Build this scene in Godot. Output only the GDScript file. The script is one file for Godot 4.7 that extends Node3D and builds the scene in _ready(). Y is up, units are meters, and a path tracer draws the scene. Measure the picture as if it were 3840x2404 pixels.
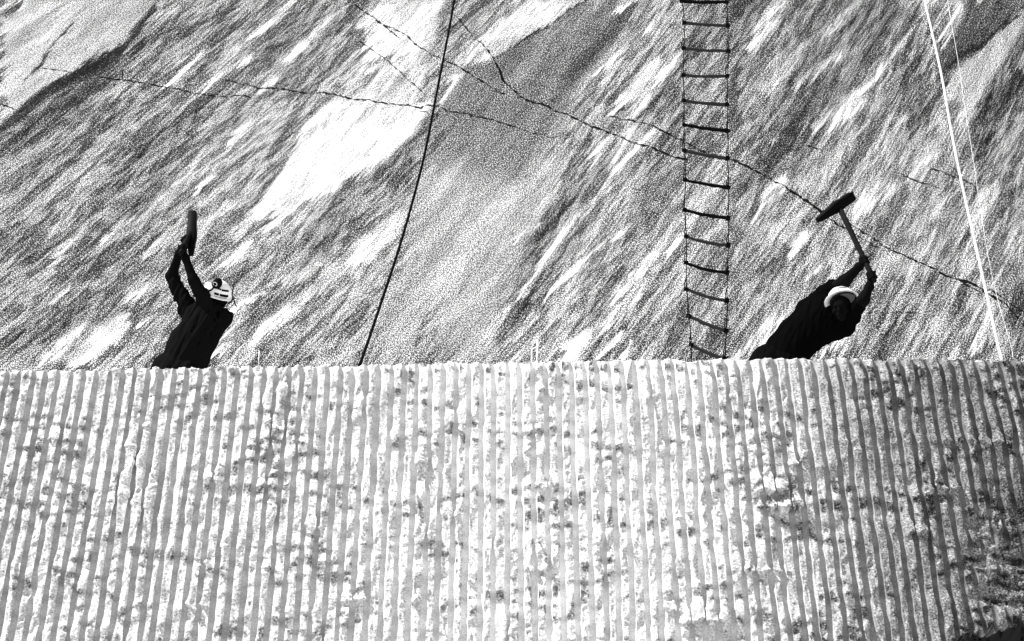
extends Node3D
# A marble quarry: a drilled block with a fluted face, two workers swinging hammers on top of it, and a veined wall behind.

const WALL_Z = -14.5
const FACE_Z = -10.0
const TOP_Y = 7.2
const FLOOR_Y = 7.15
const HOLE_R = 0.0248

var soft_noise := FastNoiseLite.new()
var rough_noise := FastNoiseLite.new()
var cell_noise := FastNoiseLite.new()
var rng := RandomNumberGenerator.new()
var names := {}


func _ready():
	var cam := Camera3D.new()
	cam.name = "camera"
	cam.position = Vector3(0, 1.6, 0)
	cam.rotation_degrees = Vector3(31, 0, 0)
	cam.fov = 24.66
	cam.far = 400.0
	add_child(cam)
	cam.current = true
	var sky_mat := ProceduralSkyMaterial.new()
	sky_mat.sky_top_color = Color(0.5, 0.5, 0.5)
	sky_mat.sky_horizon_color = Color(0.58, 0.58, 0.58)
	sky_mat.ground_bottom_color = Color(0.4, 0.4, 0.4)
	sky_mat.ground_horizon_color = Color(0.55, 0.55, 0.55)
	sky_mat.sun_angle_max = 1.0
	var sky := Sky.new()
	sky.sky_material = sky_mat
	var env := Environment.new()
	env.background_mode = Environment.BG_SKY
	env.sky = sky
	env.tonemap_mode = Environment.TONE_MAPPER_LINEAR
	env.tonemap_exposure = 2.2
	env.sdfgi_enabled = true
	env.ssao_enabled = true
	env.ssil_enabled = true
	var world := WorldEnvironment.new()
	world.name = "world_environment"
	world.environment = env
	add_child(world)
	var sun := DirectionalLight3D.new()
	sun.name = "sun"
	sun.light_energy = 1.6
	sun.light_color = Color(1, 1, 1)
	sun.light_angular_distance = 0.5
	sun.shadow_enabled = true
	add_child(sun)
	sun.look_at_from_position(Vector3.ZERO, Vector3(0.596, -0.766, -0.241), Vector3.UP)

	for n in [soft_noise, rough_noise]:
		n.noise_type = FastNoiseLite.TYPE_SIMPLEX
		n.frequency = 1.0
		n.fractal_type = FastNoiseLite.FRACTAL_NONE
	soft_noise.seed = 11
	rough_noise.seed = 47
	rough_noise.fractal_type = FastNoiseLite.FRACTAL_FBM
	rough_noise.fractal_octaves = 3
	cell_noise.seed = 5
	cell_noise.noise_type = FastNoiseLite.TYPE_CELLULAR
	cell_noise.frequency = 1.0
	cell_noise.fractal_type = FastNoiseLite.FRACTAL_NONE
	cell_noise.cellular_return_type = FastNoiseLite.RETURN_CELL_VALUE
	cell_noise.cellular_jitter = 1.0
	rng.seed = 20

	build_floor()
	build_wall()
	build_block()
	build_shadow_filler()
	build_ladder()
	build_ropes()
	build_stakes()
	build_left_worker()
	build_right_worker()


# ---------------------------------------------------------------- helpers

func numbered(called: String) -> String:
	var n: int = names.get(called, 0)
	names[called] = n + 1
	return called if n == 0 else "%s_%03d" % [called, n]


func tag(o: Node, label: String, category: String, group := "", kind := "") -> void:
	if label: o.set_meta("label", label)
	if category: o.set_meta("category", category)
	if group: o.set_meta("group", group)
	if kind: o.set_meta("kind", kind)


func thing(called: String, at: Vector3) -> Node3D:
	var o := Node3D.new()
	o.name = numbered(called)
	o.position = at
	add_child(o)
	return o


# a mesh built in world coordinates, hung under a thing (or a part of it)
func part(called: String, m: Mesh, mat: Material, parent: Node3D, suffix := -1) -> MeshInstance3D:
	var o := MeshInstance3D.new()
	o.name = called if suffix <= 0 else "%s_%03d" % [called, suffix]
	o.mesh = m
	if mat: o.material_override = mat
	o.cast_shadow = GeometryInstance3D.SHADOW_CASTING_SETTING_ON
	var base := Vector3.ZERO
	var p: Node = parent
	while p is Node3D and p != self:
		base += (p as Node3D).position
		p = p.get_parent()
	o.position = -base
	parent.add_child(o, true)
	return o


func matte(v: float, rough := 0.9, spec := 0.3) -> StandardMaterial3D:
	var m := StandardMaterial3D.new()
	m.albedo_color = Color(v, v, v).linear_to_srgb()
	m.roughness = rough
	m.metallic_specular = spec
	return m


func surf(verts: PackedVector3Array, idx: PackedInt32Array, uv = null, flip := false) -> ArrayMesh:
	if flip:
		for i in range(0, idx.size(), 3):
			var s := idx[i + 1]
			idx[i + 1] = idx[i + 2]
			idx[i + 2] = s
	var arr := []
	arr.resize(Mesh.ARRAY_MAX)
	arr[Mesh.ARRAY_VERTEX] = verts
	arr[Mesh.ARRAY_INDEX] = idx
	if uv != null: arr[Mesh.ARRAY_TEX_UV] = uv
	var st := SurfaceTool.new()
	st.create_from_arrays(arr)
	st.generate_normals()
	return st.commit()


func grid_index(nu: int, nv: int) -> PackedInt32Array:
	var idx := PackedInt32Array()
	idx.resize((nu - 1) * (nv - 1) * 6)
	var n := 0
	for j in nv - 1:
		for i in nu - 1:
			var a := j * nu + i
			idx[n] = a; idx[n + 1] = a + 1; idx[n + 2] = a + nu + 1
			idx[n + 3] = a; idx[n + 4] = a + nu + 1; idx[n + 5] = a + nu
			n += 6
	return idx


# closed lofted shape: rings of equal length, capped at both ends
func loft(rings: Array) -> ArrayMesh:
	var n: int = rings[0].size()
	var verts := PackedVector3Array()
	var idx := PackedInt32Array()
	for r in rings:
		for p in r: verts.append(p)
	for j in rings.size() - 1:
		for i in n:
			var a := j * n + i
			var b := j * n + (i + 1) % n
			idx.append_array([a, b, b + n, a, b + n, a + n])
	for e in [0, rings.size() - 1]:
		var c := Vector3.ZERO
		for p in rings[e]: c += p
		var base := verts.size()
		verts.append(c / n)
		for p in rings[e]: verts.append(p)
		for i in n:
			if e == 0: idx.append_array([base, base + 1 + (i + 1) % n, base + 1 + i])
			else: idx.append_array([base, base + 1 + i, base + 1 + (i + 1) % n])
	# make it face outwards: signed volume of clockwise fronts is negative
	var vol := 0.0
	for i in range(0, idx.size(), 3):
		vol += verts[idx[i]].dot(verts[idx[i + 1]].cross(verts[idx[i + 2]]))
	return surf(verts, idx, null, vol > 0.0)


func tube(pts: Array, rad: float, sides := 8, wobble := 0.0, rad_end := -1.0) -> ArrayMesh:
	var rings := []
	var up := Vector3(0.31, 0.2, 0.93)
	for k in pts.size():
		var d: Vector3 = (pts[mini(k + 1, pts.size() - 1)] - pts[maxi(k - 1, 0)]).normalized()
		var u := d.cross(up).normalized()
		var w := d.cross(u)
		var r := rad if rad_end < 0.0 else lerpf(rad, rad_end, float(k) / (pts.size() - 1))
		r *= 1.0 + wobble * soft_noise.get_noise_2d(k * 0.7, pts[0].x * 3.0)
		var ring := []
		for s in sides:
			var a := TAU * s / sides
			ring.append(pts[k] + (u * cos(a) + w * sin(a)) * r)
		rings.append(ring)
	return loft(rings)


# smooth curve through a few points
func curve(p: Array, steps: int) -> Array:
	var out := []
	for i in p.size() - 1:
		var a: Vector3 = p[maxi(i - 1, 0)]
		var b: Vector3 = p[i]
		var c: Vector3 = p[i + 1]
		var d: Vector3 = p[mini(i + 2, p.size() - 1)]
		for s in steps:
			out.append(b.cubic_interpolate(c, a, d, float(s) / steps))
	out.append(p[-1])
	return out


# chamfered bar along a line: stations of [share of the way, half width, half depth]
func bar(a: Vector3, b: Vector3, side: Vector3, stations: Array, bevel := 0.25) -> ArrayMesh:
	var d := (b - a).normalized()
	var u := (side - d * side.dot(d)).normalized()
	var w := d.cross(u)
	var rings := []
	for s in stations:
		var c := a.lerp(b, s[0])
		var x: float = s[1]
		var y: float = s[2]
		var k := bevel * minf(x, y)
		var ring := []
		for q in [[x, y - k], [x - k, y], [k - x, y], [-x, y - k], [-x, k - y], [k - x, -y], [x - k, -y], [x, k - y]]:
			ring.append(c + u * q[0] + w * q[1])
		rings.append(ring)
	return loft(rings)


# ---------------------------------------------------------------- bodies: smooth union of tapered bones, meshed as surface nets

func net(bones: Array, cell: float, k: float, fold := 0.0) -> Array:
	var lo := Vector3(1e9, 1e9, 1e9)
	var hi := -lo
	for b in bones:
		var r := maxf(b[2], b[3]) + k + cell * 2.5
		for e in [b[0], b[1]]:
			lo = lo.min(e - Vector3.ONE * r)
			hi = hi.max(e + Vector3.ONE * r)
	var nx := int((hi.x - lo.x) / cell) + 2
	var ny := int((hi.y - lo.y) / cell) + 2
	var nz := int((hi.z - lo.z) / cell) + 2
	var f := PackedFloat32Array()
	f.resize(nx * ny * nz)
	f.fill(1.0)
	for b in bones:
		var a: Vector3 = b[0]
		var ba: Vector3 = b[1] - a
		var bb := maxf(ba.length_squared(), 1e-9)
		var ra: float = b[2]
		var rd: float = b[3] - ra
		var flat: float = 1.0 / b[4] if b.size() > 4 else 1.0
		var m := maxf(ra, b[3]) + k + cell * 2.0
		var l: Vector3 = a.min(b[1]) - Vector3.ONE * m
		var h: Vector3 = a.max(b[1]) + Vector3.ONE * m
		var x0 := maxi(0, int((l.x - lo.x) / cell))
		var x1 := mini(nx - 1, int((h.x - lo.x) / cell) + 1)
		var y0 := maxi(0, int((l.y - lo.y) / cell))
		var y1 := mini(ny - 1, int((h.y - lo.y) / cell) + 1)
		var z0 := maxi(0, int((l.z - lo.z) / cell))
		var z1 := mini(nz - 1, int((h.z - lo.z) / cell) + 1)
		for iz in range(z0, z1 + 1):
			for iy in range(y0, y1 + 1):
				var o := (iz * ny + iy) * nx
				for ix in range(x0, x1 + 1):
					var pa := Vector3(lo.x + ix * cell, lo.y + iy * cell, lo.z + iz * cell) - a
					var t := clampf(pa.dot(ba) / bb, 0.0, 1.0)
					var q := pa - ba * t
					q.z *= flat
					var d := q.length() - ra - rd * t
					var old := f[o + ix]
					var g := maxf(k - absf(old - d), 0.0)
					f[o + ix] = minf(old, d) - g * g / (4.0 * k)
	if fold > 0.0:
		for iz in nz:
			for iy in ny:
				for ix in nx:
					var o := (iz * ny + iy) * nx + ix
					if absf(f[o]) < 0.06:
						var p := lo + Vector3(ix, iy, iz) * cell
						f[o] += fold * soft_noise.get_noise_3d(p.x * 13.0 - p.y * 5.5, p.y * 3.0 + p.x * 2.0, p.z * 7.0) + fold * 0.55 * soft_noise.get_noise_3d(p.x * 27.0 - p.y * 11.0, p.y * 5.0, p.z * 15.0)
	var vid := PackedInt32Array()
	vid.resize(nx * ny * nz)
	vid.fill(-1)
	var verts := PackedVector3Array()
	var norms := PackedVector3Array()
	var idx := PackedInt32Array()
	var step := [0, 1, nx, nx + 1, nx * ny, nx * ny + 1, nx * ny + nx, nx * ny + nx + 1]
	var pairs := [[0, 1], [2, 3], [4, 5], [6, 7], [0, 2], [1, 3], [4, 6], [5, 7], [0, 4], [1, 5], [2, 6], [3, 7]]
	for iz in nz - 1:
		for iy in ny - 1:
			var o := (iz * ny + iy) * nx
			for ix in nx - 1:
				var c := o + ix
				var v0 := f[c]
				if absf(v0) > cell * 2.0: continue
				var inside := 0
				for s in 8:
					if f[c + step[s]] < 0.0: inside += 1
				if inside == 0 or inside == 8: continue
				var sum := Vector3.ZERO
				var count := 0
				for pr in pairs:
					var fa := f[c + step[pr[0]]]
					var fb := f[c + step[pr[1]]]
					if (fa < 0.0) != (fb < 0.0):
						var t := fa / (fa - fb)
						var ca := Vector3(pr[0] & 1, (pr[0] >> 1) & 1, pr[0] >> 2)
						var cb := Vector3(pr[1] & 1, (pr[1] >> 1) & 1, pr[1] >> 2)
						sum += ca.lerp(cb, t)
						count += 1
				vid[c] = verts.size()
				verts.append(lo + (Vector3(ix, iy, iz) + sum / count) * cell)
				var g := Vector3.ZERO
				for s in 8:
					var fv := f[c + step[s]]
					g += Vector3(fv if s & 1 else -fv, fv if s & 2 else -fv, fv if s & 4 else -fv)
				norms.append(g.normalized())
	var along := [1, nx, nx * ny]
	for iz in range(1, nz - 1):
		for iy in range(1, ny - 1):
			for ix in range(1, nx - 1):
				var c := (iz * ny + iy) * nx + ix
				if vid[c] < 0: continue
				for ax in 3:
					if (f[c] < 0.0) == (f[c + along[ax]] < 0.0): continue
					var s1: int = along[(ax + 1) % 3]
					var s2: int = along[(ax + 2) % 3]
					var a := vid[c]
					var b := vid[c - s1]
					var d := vid[c - s1 - s2]
					var e := vid[c - s2]
					if b < 0 or d < 0 or e < 0: continue
					if (verts[b] - verts[a]).cross(verts[d] - verts[a]).dot(norms[a] + norms[d]) > 0.0:
						idx.append_array([a, d, b, a, e, d])
					else:
						idx.append_array([a, b, d, a, d, e])
	return [verts, norms, idx]


func joined(nets: Array) -> ArrayMesh:
	var verts := PackedVector3Array()
	var norms := PackedVector3Array()
	var idx := PackedInt32Array()
	for n in nets:
		var base := verts.size()
		verts.append_array(n[0])
		norms.append_array(n[1])
		for i in n[2]: idx.append(i + base)
	var arr := []
	arr.resize(Mesh.ARRAY_MAX)
	arr[Mesh.ARRAY_VERTEX] = verts
	arr[Mesh.ARRAY_NORMAL] = norms
	arr[Mesh.ARRAY_INDEX] = idx
	var m := ArrayMesh.new()
	m.add_surface_from_arrays(Mesh.PRIMITIVE_TRIANGLES, arr)
	return m


# a fist closed round a handle: c on the handle's axis, h along the handle, wrist where the forearm ends
func fist(c: Vector3, h: Vector3, wrist: Vector3, grip := 0.019) -> Array:
	var n := wrist - c
	n = (n - h * n.dot(h)).normalized()
	var m := h.cross(n)
	if m.dot(Vector3(0, -0.5, 0.86)) < 0.0: m = -m
	var bones := []
	var r := grip + 0.0095
	var spread := [-0.034, -0.011, 0.012, 0.034]
	var size := [0.0105, 0.011, 0.0108, 0.0092]
	for k in 4:
		var o: Vector3 = c + h * spread[k]
		var s: float = size[k]
		var reach := [25.0, 72.0, 140.0, 205.0, 250.0 - 14.0 * absf(k - 1.0)]
		var pts := []
		for q in reach.size():
			var a := deg_to_rad(reach[q])
			var rr := r + (0.007 if q == 1 else 0.0)
			pts.append(o + (n * cos(a) + m * sin(a)) * rr)
		for q in 4:
			bones.append([pts[q], pts[q + 1], s * (1.12 if q == 0 else 1.0 - 0.05 * q), s * (1.06 - 0.06 * q)])
		bones.append([wrist.lerp(o, 0.25), pts[0], 0.017, 0.0125])
	var base := wrist.lerp(c, 0.35) + h * 0.02
	var t1 := c + h * 0.05 + (n * 0.75 - m * 0.65) * (r + 0.004)
	var t2 := c + h * 0.045 + (n * -0.15 - m * 1.0) * (r + 0.003)
	var t3 := c + h * 0.03 + (n * -0.9 - m * 0.45) * (r + 0.012)
	bones.append([base, t1, 0.019, 0.0135])
	bones.append([t1, t2, 0.013, 0.012])
	bones.append([t2, t3, 0.0118, 0.0095])
	bones.append([wrist, wrist.lerp(c + n * r, 0.7), 0.027, 0.024])
	return net(bones, 0.0042, 0.008)


func head_bones(c: Vector3, face: Vector3, up: Vector3) -> Array:
	var side := up.cross(face).normalized()
	var b := [
		[c + up * 0.03 - face * 0.015, c + up * 0.035 + face * 0.02, 0.086, 0.082],
		[c - up * 0.03 + face * 0.03, c - up * 0.075 + face * 0.05, 0.062, 0.045],
		[c - up * 0.095 + face * 0.075, c - up * 0.093 + face * 0.078, 0.022, 0.02],
		[c + up * 0.005 + face * 0.092, c - up * 0.035 + face * 0.112, 0.009, 0.015],
		[c + up * 0.02 + face * 0.088 + side * 0.03, c + up * 0.02 + face * 0.088 - side * 0.03, 0.014, 0.014],
		[c - up * 0.062 + face * 0.092 + side * 0.018, c - up * 0.062 + face * 0.092 - side * 0.018, 0.009, 0.009],
	]
	for s in [-1.0, 1.0]:
		b.append([c + side * 0.08 * s - up * 0.02, c + side * 0.088 * s + up * 0.02 - face * 0.01, 0.014, 0.016])
		b.append([c + side * 0.04 * s + face * 0.068 - up * 0.025, c + side * 0.05 * s + face * 0.055 - up * 0.03, 0.022, 0.024])
	return b


# ---------------------------------------------------------------- setting

func build_floor():
	var m := PlaneMesh.new()
	m.size = Vector2(400, 400)
	var o := MeshInstance3D.new()
	o.name = "ground"
	o.mesh = m
	o.material_override = matte(0.42)
	tag(o, "pale dusty quarry floor below the marble block", "ground", "", "structure")
	add_child(o)


# the marble's bedding runs steeply up to the right; c is constant along a band
func bedding(x: float, y: float) -> float:
	return (y - 1.375 * x - 0.0224 * x * x) * 0.6


func wall_relief(x: float, y: float) -> float:
	var t := bedding(x, y)
	return 0.03 * soft_noise.get_noise_2d(t * 0.55 + 7.0, x * 0.2) + 0.011 * soft_noise.get_noise_2d(t * 2.6, x * 0.7 + 3.0) + 0.004 * soft_noise.get_noise_2d(t * 7.0, x * 2.0)


const MAP_X = -8.4
const MAP_Y = 8.2
const MAP_CELL = 0.025
const MAP_W = 680
const MAP_H = 330
var map_tone := PackedFloat32Array()
var map_streak := PackedFloat32Array()


func paint_map():
	# broad bands and lenses of pale and dark marble: [tone, streakiness, outline]
	var lenses := [
		[0.42, 1, [Vector2(-6.435, 13.257), Vector2(-5.915, 13.495), Vector2(-4.99, 14.994), Vector2(-3.428, 14.994), Vector2(-4.146, 12.79), Vector2(-4.548, 11.674), Vector2(-4.783, 10.83), Vector2(-4.953, 9.678), Vector2(-5.791, 9.678)]],
		[0.63, 0.28, [Vector2(-1.081, 12.561), Vector2(-0.466, 13.022), Vector2(0.635, 12.561), Vector2(0.262, 11.544), Vector2(-0.003, 10.83), Vector2(-0.423, 9.755), Vector2(-1.683, 9.755), Vector2(-1.479, 10.83)]],
		[0.53, 0.9, [Vector2(1.545, 12.335), Vector2(2.668, 12.79), Vector2(5.057, 12.79), Vector2(5.139, 9.832), Vector2(1.435, 9.832)]],
		[0.4, 0.8, [Vector2(2.919, 15.353), Vector2(5.767, 15.353), Vector2(4.678, 13.477), Vector2(3.766, 12.477), Vector2(2.677, 12.22)]],
		[0.7, 0.35, [Vector2(-6.798, 15.277), Vector2(-4.687, 15.277), Vector2(-4.812, 14.94), Vector2(-5.082, 14.464), Vector2(-5.435, 14.248), Vector2(-5.551, 14.105), Vector2(-5.85, 13.929), Vector2(-6.147, 13.443), Vector2(-6.419, 13.171)]],
		[0.82, 0.6, [Vector2(-1.776, 13.894), Vector2(-1.978, 13.615), Vector2(-1.22, 13.477), Vector2(-1.078, 14.105), Vector2(-0.992, 14.977), Vector2(-0.887, 15.277), Vector2(-1.731, 15.277), Vector2(-2.1, 14.829), Vector2(-1.918, 14.536)]],
		[0.89, 0.55, [Vector2(-3.098, 11.716), Vector2(-3.003, 12.093), Vector2(-2.723, 12.804), Vector2(-2.497, 13.341), Vector2(-2.245, 13.58), Vector2(-1.872, 13.65), Vector2(-1.382, 13.512), Vector2(-1.058, 13.443), Vector2(-1.23, 13.004), Vector2(-1.609, 12.607), Vector2(-1.909, 12.348), Vector2(-2.309, 12.124), Vector2(-2.593, 11.778), Vector2(-2.889, 11.654)]],
		[0.87, 0.5, [Vector2(-0.423, 14.07), Vector2(-0.097, 14.406), Vector2(1.055, 15.277), Vector2(0.211, 15.277), Vector2(-0.263, 14.682), Vector2(-0.589, 14.248)]],
		[0.43, 0.2, [Vector2(-0.587, 14.105), Vector2(-0.097, 14.413), Vector2(0.459, 14.829), Vector2(1.083, 15.277), Vector2(1.703, 15.277), Vector2(1.454, 14.682), Vector2(1.048, 14.034), Vector2(0.764, 13.477), Vector2(0.435, 12.937), Vector2(0.22, 12.284), Vector2(-0.299, 12.348), Vector2(-0.772, 12.607), Vector2(-0.938, 12.937), Vector2(-0.898, 13.477), Vector2(-0.692, 13.894)]],
		[0.93, 0.4, [Vector2(-5.121, 9.678), Vector2(-4.905, 10.027), Vector2(-4.705, 10.284), Vector2(-4.476, 10.484), Vector2(-4.429, 10.264), Vector2(-4.558, 9.968), Vector2(-4.764, 9.755), Vector2(-4.786, 9.678)]],
		[0.93, 0.4, [Vector2(-5.297, 9.832), Vector2(-5.183, 10.066), Vector2(-4.944, 10.284), Vector2(-4.982, 10.086), Vector2(-5.118, 9.871)]],
		[0.66, 0.45, [Vector2(5.567, 13.917), Vector2(6.073, 14.464), Vector2(6.687, 15.027), Vector2(6.708, 14.78), Vector2(6.411, 14.296), Vector2(5.93, 13.592), Vector2(5.59, 13.138)]],
		[0.24, 0.3, [Vector2(6.019, 15.277), Vector2(6.985, 15.429), Vector2(6.766, 15.102), Vector2(6.177, 14.536), Vector2(5.65, 14.105), Vector2(5.513, 13.917), Vector2(5.468, 14.105), Vector2(5.573, 14.44), Vector2(5.732, 14.633)]],
		[0.97, 0.3, [Vector2(0.468, 9.794), Vector2(0.554, 9.949), Vector2(0.933, 10.204), Vector2(0.912, 10.066), Vector2(0.686, 9.794)]],
	]
	# narrow streaks: from x, y to x, y, half width, tone, streakiness
	var streaks := [
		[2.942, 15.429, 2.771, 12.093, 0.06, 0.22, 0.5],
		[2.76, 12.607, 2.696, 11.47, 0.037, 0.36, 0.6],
		[2.435, 15.277, 2.772, 15.277, 0.046, 0.15, 1],
		[-6.744, 14.977, -6.516, 15.277, 0.078, 0.2, 1],
		[-6.224, 13.894, -5.866, 14.719, 0.009, 0.1, 1],
		[-6.541, 14.464, -5.986, 15.127, 0.115, 0.6, 0.4],
		[-4.834, 14.464, -6.195, 12.804, 0.138, 0.34, 1],
		[-4.64, 15.353, -5.052, 14.449, 0.037, 0.1, 0.4],
		[-5.001, 14.478, -5.531, 13.978, 0.078, 0.05, 0.3],
		[-5.42, 14.141, -5.881, 13.789, 0.078, 0.05, 0.3],
		[-5.79, 13.894, -6.452, 13.057, 0.069, 0.05, 0.3],
		[-5.169, 14.105, -6.095, 13.138, 0.069, 0.25, 0.6],
		[-4.338, 14.464, -3.638, 15.202, 0.184, 0.38, 1],
		[-3.334, 14.319, -2.519, 15.277, 0.207, 0.4, 1],
		[-5.178, 13.409, -4.321, 14.319, 0.161, 0.38, 1],
		[-4.394, 13.789, -4, 14.391, 0.028, 0.88, 1],
		[-3.97, 13.615, -3.641, 14.105, 0.021, 0.8, 1],
		[-3.526, 14.034, -3.334, 14.319, 0.032, 0.85, 1],
		[-3.415, 14.609, -3.058, 14.977, 0.023, 0.75, 1],
		[-2.84, 14.319, -2.638, 14.573, 0.051, 0.86, 1],
		[-3.177, 13.789, -2.875, 14.07, 0.023, 0.75, 1],
		[-3.525, 12.937, -3.245, 13.341, 0.028, 0.7, 1],
		[-2.696, 14.609, -2.337, 15.052, 0.023, 0.75, 1],
		[-2.056, 14.034, -1.358, 14.319, 0.037, 0.5, 1],
		[-1.134, 14.176, -0.595, 14.609, 0.055, 0.48, 1],
		[-0.883, 15.127, -0.431, 14.829, 0.069, 0.48, 1],
		[-1.073, 13.964, -1.193, 13.477, 0.023, 0.45, 1],
		[-0.8, 13.894, -0.954, 13.546, 0.028, 0.35, 1],
		[-1.553, 15.052, -1.173, 15.429, 0.032, 0.6, 1],
		[-0.641, 14.07, -0.91, 13.498, 0.023, 0.96, 0.3],
		[-0.288, 14.298, -0.521, 14.091, 0.025, 0.93, 0.4],
		[-0.195, 14.284, 0.999, 15.277, 0.009, 0.1, 1],
		[0.664, 13.894, 1.584, 15.127, 0.115, 0.3, 0.3],
		[-2.495, 11.841, -1.096, 12.937, 0.014, 0.5, 1],
		[-2.097, 12.029, -1.302, 12.804, 0.014, 0.55, 1],
		[-2.873, 11.47, -2.504, 11.966, 0.032, 0.5, 1],
		[1.112, 14.058, 1.899, 14.903, 0.025, 0.9, 1],
		[1.884, 14.248, 1.324, 13.409, 0.078, 0.92, 0.4],
		[2.182, 14.344, 1.903, 13.917, 0.041, 0.88, 1],
		[1.406, 15.127, 1.674, 15.277, 0.046, 0.8, 1],
		[1.785, 13.708, 1.315, 12.695, 0.025, 0.9, 1],
		[1.81, 13.138, 1.29, 12.499, 0.025, 0.97, 0.3],
		[1.219, 12.959, 0.71, 12.156, 0.041, 0.86, 1],
		[1.966, 13.731, 1.548, 13.228, 0.03, 0.36, 1],
		[2.165, 14.058, 2.04, 13.777, 0.046, 0.32, 1],
		[1.355, 14.248, 1.846, 14.953, 0.023, 0.4, 1],
		[0.877, 13.364, 1.252, 13.917, 0.06, 0.38, 1],
		[1.009, 13.004, 0.504, 12.178, 0.037, 0.4, 1],
		[0.956, 12.673, 0.163, 11.107, 0.083, 0.4, 1],
		[-0.004, 11.352, 0.316, 11.63, 0.037, 0.9, 1],
		[0.24, 10.913, 0.727, 11.717, 0.035, 0.92, 0.4],
		[0.727, 11.739, 1.357, 12.335, 0.021, 0.75, 1],
		[0.341, 10.565, 0.855, 11.162, 0.037, 0.92, 0.4],
		[0.855, 11.162, 1.438, 11.674, 0.016, 0.85, 1],
		[0.048, 10.524, 0.24, 10.892, 0.041, 0.82, 1],
		[-0.003, 10.264, 0.239, 10.728, 0.016, 0.28, 1],
		[-0.356, 9.774, -0.003, 10.264, 0.018, 0.48, 1],
		[1.257, 10.666, 1.72, 11.268, 0.055, 0.87, 1],
		[1.007, 9.832, 1.218, 10.066, 0.035, 0.97, 0.3],
		[1.243, 9.832, 1.348, 9.929, 0.028, 0.97, 0.3],
		[1.104, 10.224, 1.576, 10.83, 0.065, 0.8, 1],
		[1.839, 11.204, 2.052, 11.523, 0.021, 0.9, 1],
		[-1.443, 12.045, -1.235, 12.29, 0.069, 0.42, 1],
		[-1.576, 11.804, -2.032, 11.373, 0.012, 0.32, 1],
		[-2.091, 12.357, -1.759, 12.606, 0.041, 0.96, 0.3],
		[-1.844, 11.162, -1.343, 11.804, 0.092, 0.8, 0.5],
		[-1.884, 10.626, -1.75, 10.707, 0.092, 0.5, 1],
		[-0.78, 10.626, -1.131, 9.832, 0.092, 0.52, 1],
		[0.047, 9.832, 0.302, 10.027, 0.083, 0.5, 1],
		[1.362, 10.264, 1.819, 10.83, 0.046, 0.55, 1],
		[0.801, 11.847, 1.081, 12.223, 0.032, 0.45, 1],
		[1.523, 12.001, 2.096, 12.561, 0.115, 0.45, 0.5],
		[-3.857, 12.178, -3.648, 12.425, 0.03, 0.98, 0.3],
		[-3.416, 11.037, -3.101, 11.416, 0.051, 0.95, 0.4],
		[-4.444, 10.626, -4.243, 10.809, 0.041, 0.88, 1],
		[-4.35, 10.185, -4.201, 10.344, 0.041, 0.88, 1],
		[-3.357, 10.125, -3.152, 10.464, 0.083, 0.88, 1],
		[-3.19, 10.504, -2.893, 10.646, 0.041, 0.95, 1],
		[-3.39, 9.794, -3.313, 10.027, 0.069, 0.9, 1],
		[-5.843, 10.933, -5.48, 11.162, 0.161, 0.36, 1],
		[-5.889, 10.605, -5.146, 10.933, 0.115, 0.4, 1],
		[-5.836, 9.929, -5.385, 10.264, 0.184, 0.36, 1],
		[-4.962, 10.404, -4.15, 10.626, 0.092, 0.42, 1],
		[-4.405, 10.086, -4.396, 10.524, 0.06, 0.45, 1],
		[-5.374, 12.178, -4.688, 12.045, 0.138, 0.42, 1],
		[-4.886, 11.544, -4.583, 11.935, 0.115, 0.42, 1],
		[-3.494, 11.459, -3.17, 11.782, 0.06, 0.48, 1],
		[-4.792, 9.717, -4.556, 9.949, 0.023, 0.45, 1],
		[-5.49, 11.12, -5.134, 11.544, 0.032, 0.74, 1],
		[-4.867, 11.416, -4.697, 11.717, 0.037, 0.75, 1],
		[-6.036, 11.63, -5.745, 12.023, 0.032, 0.7, 1],
		[-4.316, 11.247, -4.124, 11.544, 0.032, 0.72, 1],
		[-5.306, 10.626, -5.096, 10.83, 0.023, 0.75, 1],
		[-2.898, 10.125, -2.504, 10.524, 0.092, 0.75, 1],
		[-2.701, 10.83, -2.207, 11.247, 0.069, 0.72, 1],
		[-2.382, 10.027, -2.061, 10.324, 0.06, 0.5, 1],
		[2.825, 14.011, 3.092, 15.277, 0.138, 0.34, 1],
		[2.81, 13.138, 2.989, 12.739, 0.161, 0.36, 1],
		[3.377, 13.138, 4.174, 13.917, 0.115, 0.34, 0.5],
		[5.028, 14.344, 5.401, 15.027, 0.092, 0.27, 1],
		[4.789, 13.777, 5.223, 14.296, 0.184, 0.36, 1],
		[3.098, 14.464, 3.654, 15.277, 0.101, 0.76, 1],
		[3.129, 13.546, 3.84, 14.536, 0.06, 0.72, 1],
		[3.541, 13.731, 4.323, 14.416, 0.06, 0.7, 1],
		[4.738, 14.082, 5.295, 14.805, 0.03, 0.8, 1],
		[5.577, 14.464, 5.992, 15.227, 0.055, 0.78, 1],
		[3.726, 13.093, 4.832, 14.105, 0.028, 0.8, 1],
		[3.91, 13.16, 4.51, 13.708, 0.115, 0.64, 1],
		[4.074, 14.658, 4.605, 15.227, 0.055, 0.62, 1],
		[6.637, 14.953, 5.549, 14.035, 0.025, 0.06, 0.2],
		[6.587, 14.058, 5.827, 13.183, 0.106, 0.3, 1],
		[5.758, 12.651, 6.031, 13.026, 0.046, 0.22, 1],
		[4.47, 14.879, 4.032, 14.272, 0.014, 0.22, 1],
		[5.246, 12.156, 5.421, 12.284, 0.028, 0.28, 1],
		[3.026, 11.967, 3.378, 12.413, 0.074, 0.94, 0.4],
		[4.698, 12.434, 5.099, 12.805, 0.129, 0.72, 1],
		[4.197, 11.883, 4.69, 12.37, 0.106, 0.7, 1],
		[3.207, 12.827, 3.28, 12.948, 0.012, 0.85, 1],
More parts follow.
